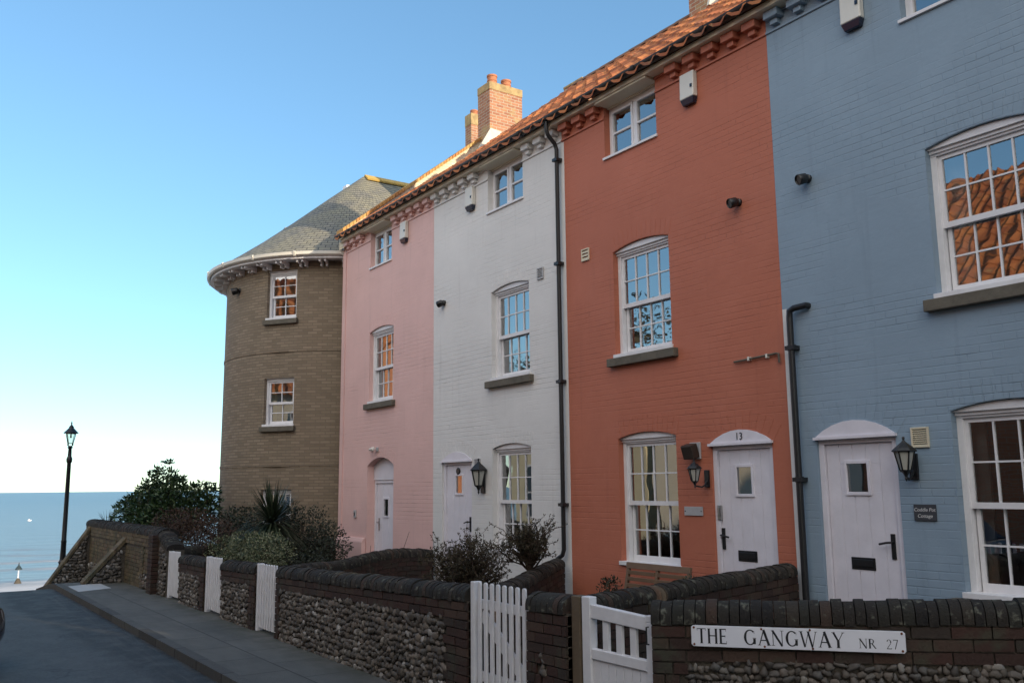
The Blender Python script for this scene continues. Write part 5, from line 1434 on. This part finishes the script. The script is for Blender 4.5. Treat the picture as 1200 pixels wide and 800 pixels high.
# ------------------------------------------------------------------ parked car at the left edge
def car(cx, cy, rz, label):
    root = thing('parked_car', label, 'car', (0, 0, 0))
    paint = plain('dark blue car paint', (.010,.013,.03), .18, .05, 2); 
    bs = paint.node_tree.nodes['Principled BSDF']; bs.inputs['Coat Weight'].default_value = .8
    # lofted body: stations along x, half width and section heights
    st = [(-2.02,.62,.30,.55,.60), (-1.95,.74,.22,.62,.68), (-1.6,.83,.19,.72,.80), (-1.0,.86,.18,.80,.90), (-.2,.87,.18,.84,.94), (.8,.87,.18,.86,.96), (1.5,.85,.20,.86,.98), (1.85,.80,.24,.84,.97), (1.98,.70,.32,.78,.92)]
    b = MB(); vs = []; fs = []; prof_n = 10
    for x, hw, zb, zs, zt in st:
        ring = [(-hw*.9, zb), (-hw, zb+.12), (-hw*1.0, (zb+zs)/2), (-hw*.985, zs), (-hw*.86, zt), (hw*.86, zt), (hw*.985, zs), (hw, (zb+zs)/2), (hw, zb+.12), (hw*.9, zb)]
        vs += [(x, y, z) for y, z in ring]
    for i in range(len(st)-1):
        for k_ in range(prof_n):
            k2 = (k_+1) % prof_n; fs.append((i*prof_n+k_, i*prof_n+k2, (i+1)*prof_n+k2, (i+1)*prof_n+k_))
    fs += [tuple(range(prof_n)), tuple((len(st)-1)*prof_n+k_ for k_ in range(prof_n))[::-1]]
    b.add(vs, fs); o = b.build('body', paint, root, smooth=True, recalc=True)
    sm = o.modifiers.new('s', 'SUBSURF'); sm.levels = 2; sm.render_levels = 2
    def cabin(scale, mat, name, zlo, zhi, par):
        c_ = MB(); r0 = [(-1.0,.74), (1.72,.74)]; 
        lo = [(-.95*1, -.76), (1.78, -.74), (1.78, .74), (-.95, .76)]; hi = [(-.15, -.58), (1.28, -.58), (1.28, .58), (-.15, .58)]
        f0 = (zlo-.90)/(1.44-.90); f1 = (zhi-.90)/(1.44-.90)
        P = [(lo[i][0]+(hi[i][0]-lo[i][0])*f0, (lo[i][1]+(hi[i][1]-lo[i][1])*f0)*scale, zlo) for i in range(4)]+[(lo[i][0]+(hi[i][0]-lo[i][0])*f1, (lo[i][1]+(hi[i][1]-lo[i][1])*f1)*scale, zhi) for i in range(4)]
        c_.hexa(P); return c_.build(name, mat, par, bevel=.03)
    cabin(1.0, MAT['dark_plastic'], 'window_band', .90, 1.40, root); cabin(1.02, paint, 'roof', 1.385, 1.46, root)
    for x in (-1.28, 1.25):
        for sy in (-1, 1):
            w = MB(Matrix.Translation((x, sy*.77, .31)) @ Matrix.Rotation(R(90), 4, 'X')); w.lathe(0, 0, [(.2, -.10), (.29, -.10), (.31, -.07), (.31, .07), (.29, .10), (.2, .10)], 24); wo = w.build('wheel', MAT['rubber'], root, smooth=True)
            w = MB(Matrix.Translation((x, sy*.77, .31)) @ Matrix.Rotation(R(90), 4, 'X')); w.lathe(0, 0, [(.03, -.09), (.2, -.085), (.2, .085), (.03, .09)], 20); w.build('rim', MAT['rim'], wo, smooth=True)
    for sy in (-1, 1):
        MB().hexa([(-1.93,sy*.5-.14,.56),(-1.93,sy*.5+.14,.56),(-1.72,sy*.55+.16,.58),(-1.72,sy*.55-.16,.58),(-1.90,sy*.5-.14,.66),(-1.90,sy*.5+.14,.66),(-1.66,sy*.55+.16,.72),(-1.66,sy*.55-.16,.72)]).build('headlight', MAT['frosted'], root, bevel=.02)
        MB().box(1.90, 1.99, sy*.6-.1, sy*.6+.1, .66, .82).build('tail_light', plain('red lens', (.3,.01,.01), .2), root, bevel=.015)
    root.location = (cx, cy, gz(cx)-.1); root.rotation_euler.z = rz
    return root
car(-10.92, -.45, R(-35), 'dark parked car whose front corner shows at the left edge of the road')

# ------------------------------------------------------------------ out at sea
bq = thing('sea_marker', 'white post with a dark cone topmark standing in the surf', 'beacon', (-161.6, 17.9, -12))
BX_, BY_ = -161.6, 17.9
m = MB(); m.lathe(BX_, BY_, [(.62, -12.4), (.55, -12.0), (.25, -11.35), (.12, -11.2)], 12); m.build('concrete_foot', MAT['mortar'], bq, smooth=True)
m = MB(); m.tube([(BX_,BY_,-11.3), (BX_,BY_,-9.9)], .09, 8); m.build('post', MAT['white'], bq)
m = MB(); m.lathe(BX_, BY_, [(.52, -9.95), (.48, -9.8), (.1, -9.25), (.05, -8.9)], 12); m.build('cone_topmark', plain('dark green cone', (.02,.035,.04), .6), bq)
bt = thing('small_boat', 'tiny white motor boat far out on the sea', 'boat', (-504, 59, -12))
m = MB(); m.hexa([(-504.8,58.2,-12.2),(-504,58.2,-12.2),(-504,59.5,-12.2),(-504.8,59.5,-12.2),(-505,58.1,-11.6),(-503.8,58.1,-11.6),(-504.1,60.0,-11.5),(-504.6,60.0,-11.5)]); m.build('hull', MAT['white'], bt, bevel=.06)
m = MB(); m.box(-504.7, -504.1, 58.5, 59.1, -11.6, -11.1); m.build('cabin', MAT['white'], bt, bevel=.06)

# ------------------------------------------------------------------ houses across the street (seen in the window glass), plus an added shade house
def opposite_house(x0, x1, yf, depth, ze, zr, wallmat, label, roof='pantile', wins=(), chims=()):
    root = thing('street_house', label, 'house', ((x0+x1)/2, yf, 0), 'houses across the street')
    w = MB(); w.box(x0, x1, yf-depth, yf, -.5, ze)
    ym = yf-depth/2
    for x in (x0+.002, x1-.002): w.add([(x,yf,ze),(x,yf-depth,ze),(x,ym,zr-.1)], [(0,1,2)])
    w.build('wall', MAT[wallmat], root)
    r_ = pantile_roof2(x0-.1, x1+.1, yf+.2, ze, ym, zr, root)
    for (wx, wz, ww, wh) in wins:
        f = MB(); f.box(wx-ww/2-.07, wx+ww/2+.07, yf+.001, yf+.035, wz-.07, wz+wh+.07); fo = f.build('window', MAT['white'], root, bevel=.005)
        g_ = MB(); n = 2
        for i in range(n):
            for j in range(2): g_.box(wx-ww/2+ww*i/n+.02, wx-ww/2+ww*(i+1)/n-.02, yf+.036, yf+.04, wz+wh*j/2+.02, wz+wh*(j+1)/2-.02)
        g_.build('glass_pane', MAT['dark_plastic'], fo)
    for (cx, cw, zt) in chims: chimney(root, cx-cw/2, cx+cw/2, ym-.4, ym+.4, zr-1.0, zt, [(cx-.15,ym,.12,.35), (cx+.15,ym,.12,.35)])
    return root
def pantile_roof2(x0, x1, ye, ze, ym, zr, root):
    tp = (zr-ze)/abs(ye-ym)
    a = pantile_roof(x0, x1, ye, ze-.02, ym, 'roof', MAT['pantile'], root, tp)
    pantile_roof(x0, x1, 2*ym-ye, ze-.021, ym, 'rear_slope', MAT['pantile'], a, tp)
    return a
MAT['opp_red'] = raw_brick('orange red brick', (.42,.13,.05), (.50,.18,.08), (.35,.26,.18))
MAT['opp_white'] = plain('warm white render', (.78,.70,.56), .8, .08, 2, bump=.003)
MAT['opp_cream'] = plain('cream stucco', (.66,.58,.40), .8, .1, 2, bump=.003)
opposite_house(-13.2, 6, -3.0, 8.4, 5.1, 10.0, 'opp_red', 'brick house with a steep pantile roof across the street', wins=[(-12.2,.9,1.0,1.4), (-6.5,.9,1.0,1.4), (-8,3.2,1.0,1.3), (-5.5,3.2,1.0,1.3)], chims=[(-4.0,.9,11.2)])
opposite_house(-20.5, -13.3, -3.0, 8.4, 5.0, 9.9, 'opp_white', 'long cream rendered house with a pantile roof across the street', wins=[(-18.5,.9,1.0,1.4), (-15.5,.9,1.0,1.4), (-18.5,3.1,1.0,1.3), (-15.5,3.1,1.0,1.3)], chims=[(-20.0,.8,11.0)])
opposite_house(-28.5, -21.2, -3.2, 7.0, 4.1, 6.2, 'opp_cream', 'low cream stucco house across the street', wins=[(-27,.8,.9,1.8), (-25,.8,.9,1.8), (-23,.8,.9,1.8)])
opposite_house(-62, -44.5, -3.5, 9, 8.2, 11.0, 'opp_red', 'tall brick house across the street by the cliff', wins=[(-58,3,1,1.4), (-53,3,1,1.4), (-48,3,1,1.4), (-58,6,1,1.4), (-53,6,1,1.4), (-48,6,1,1.4)], chims=[(-49,1,12.4)])
opposite_house(24, 38, 15.5, 22, 12.4, 16.5, 'opp_red', 'unseen large brick house added at the inland end to shade the street', wins=[(27,1,1,1.5), (30,1,1,1.5), (33,1,1,1.5)])  # out of view, added to block the low sun and keep the street shaded

def street_tree(base, h, r, label, seed):
    rnd = random.Random(seed); root = thing('tree', label, 'tree', base, 'trees behind the houses across the street')
    b = Vector(base); t = MB(); top = b+Vector((0,0,h*.45)); t.tube([b, b+Vector((.1,0,h*.25)), top], [.28,.22,.18], 9)
    lf = MB()
    for i in range(9):
        a = 2*PI*i/9+rnd.random(); q = top+Vector((math.cos(a)*r*rnd.uniform(.3,.7), math.sin(a)*r*rnd.uniform(.3,.7), h*rnd.uniform(.08,.42)))
        t.tube([top, top.lerp(q,.5)+Vector((0,0,.3)), q], [.12,.08,.03], 6); leaf_cloud(lf, q, (r*.5, r*.5, h*.17), 420, .30, .16, rnd, .4)
    t.build('trunk', MAT['bark'], root, smooth='all'); lf.build('crown', MAT['leaf_dry'], root)
street_tree((-37.5, -17, 0), 11.5, 3.6, 'bare brown tree behind the low cream stucco house', 71)
street_tree((-48.0, -19, 0), 10.0, 3.4, 'round brown tree behind the tall brick house by the cliff', 72)

# ------------------------------------------------------------------ camera, light, sky
cam = bpy.data.cameras.new('camera'); co = bpy.data.objects.new('camera', cam); COL.objects.link(co); sc.camera = co
cam.sensor_fit = 'HORIZONTAL'; cam.sensor_width = 36; cam.lens = 1060.2/1200*36; cam.clip_end = 80000; cam.clip_start = .05
pi_, ro, ya = R(9.143), R(-.576), R(34.41)
fh = Vector((-math.cos(ya), math.sin(ya), 0)); rt_ = Vector((math.sin(ya), math.cos(ya), 0)); up_ = Vector((0,0,1))
Fw = fh*math.cos(pi_)+up_*math.sin(pi_); Uw = up_*math.cos(pi_)-fh*math.sin(pi_)
r2 = rt_*math.cos(ro)+Uw*math.sin(ro); u2 = Uw*math.cos(ro)-rt_*math.sin(ro)
co.matrix_world = Matrix(((r2.x,u2.x,-Fw.x,0), (r2.y,u2.y,-Fw.y,0), (r2.z,u2.z,-Fw.z,EYE), (0,0,0,1)))
AZ, EL = 18.5, 16.0
w = bpy.data.worlds.new('World'); sc.world = w; w.use_nodes = True
nt = w.node_tree; bg = [n for n in nt.nodes if n.type == 'BACKGROUND'][0]
sky = nt.nodes.new('ShaderNodeTexSky'); sky.sky_type = 'NISHITA'; sky.sun_disc = False
sky.sun_elevation = R(EL); sky.sun_rotation = R(90-AZ); sky.altitude = 10; sky.air_density = 1.05; sky.dust_density = 0; sky.ozone_density = 4.6
tc = N(nt, 'ShaderNodeTexCoord'); nv = N(nt, 'ShaderNodeVectorMath', operation='NORMALIZE'); L(nt, tc.outputs['Generated'], nv.inputs[0])
dx, dy, dz = sep(nt, nv.outputs[0])
def smooth(v, a, b):
    m = N(nt, 'ShaderNodeMapRange', interpolation_type='SMOOTHSTEP'); L(nt, v, m.inputs[0]); m.inputs[1].default_value = a; m.inputs[2].default_value = b; return m.outputs[0]
# unseen bright cloud bank added behind the camera as fill light for the facades
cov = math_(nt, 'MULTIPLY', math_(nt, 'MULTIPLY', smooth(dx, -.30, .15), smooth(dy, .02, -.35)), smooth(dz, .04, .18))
fill_puff = noise_(nt, nv.outputs[0], 2.6, 6, .55)
fill_mask = math_(nt, 'MULTIPLY', cov, smooth(fill_puff, .33, .52))
fill_col = mixc(nt, smooth(fill_puff, .4, .75), (8.4, 8.0, 7.5), (14.0, 13.2, 12.2))
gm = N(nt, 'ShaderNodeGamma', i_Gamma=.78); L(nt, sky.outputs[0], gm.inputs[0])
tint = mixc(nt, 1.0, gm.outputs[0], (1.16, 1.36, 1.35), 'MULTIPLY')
L(nt, mixc(nt, fill_mask, tint, fill_col), bg.inputs[0]); bg.inputs[1].default_value = .10
sl_ = bpy.data.lights.new('sun', 'SUN'); sl_.energy = 2.6; sl_.angle = R(.5); sl_.color = (1.0, .83, .60)
so = bpy.data.objects.new('sun', sl_); COL.objects.link(so); so.location = (30, 8, 30)
sdir = Vector((math.cos(R(AZ))*math.cos(R(EL)), math.sin(R(AZ))*math.cos(R(EL)), math.sin(R(EL))))
so.rotation_euler = sdir.to_track_quat('Z', 'Y').to_euler()
vs_ = sc.view_settings; vs_.view_transform = 'Standard'; vs_.look = 'None'; vs_.exposure = 1.32; vs_.gamma = 1; vs_.use_curve_mapping = False
sc.render.engine = 'CYCLES'; sc.cycles.max_bounces = 8; sc.cycles.transparent_max_bounces = 12; sc.cycles.use_denoising = True
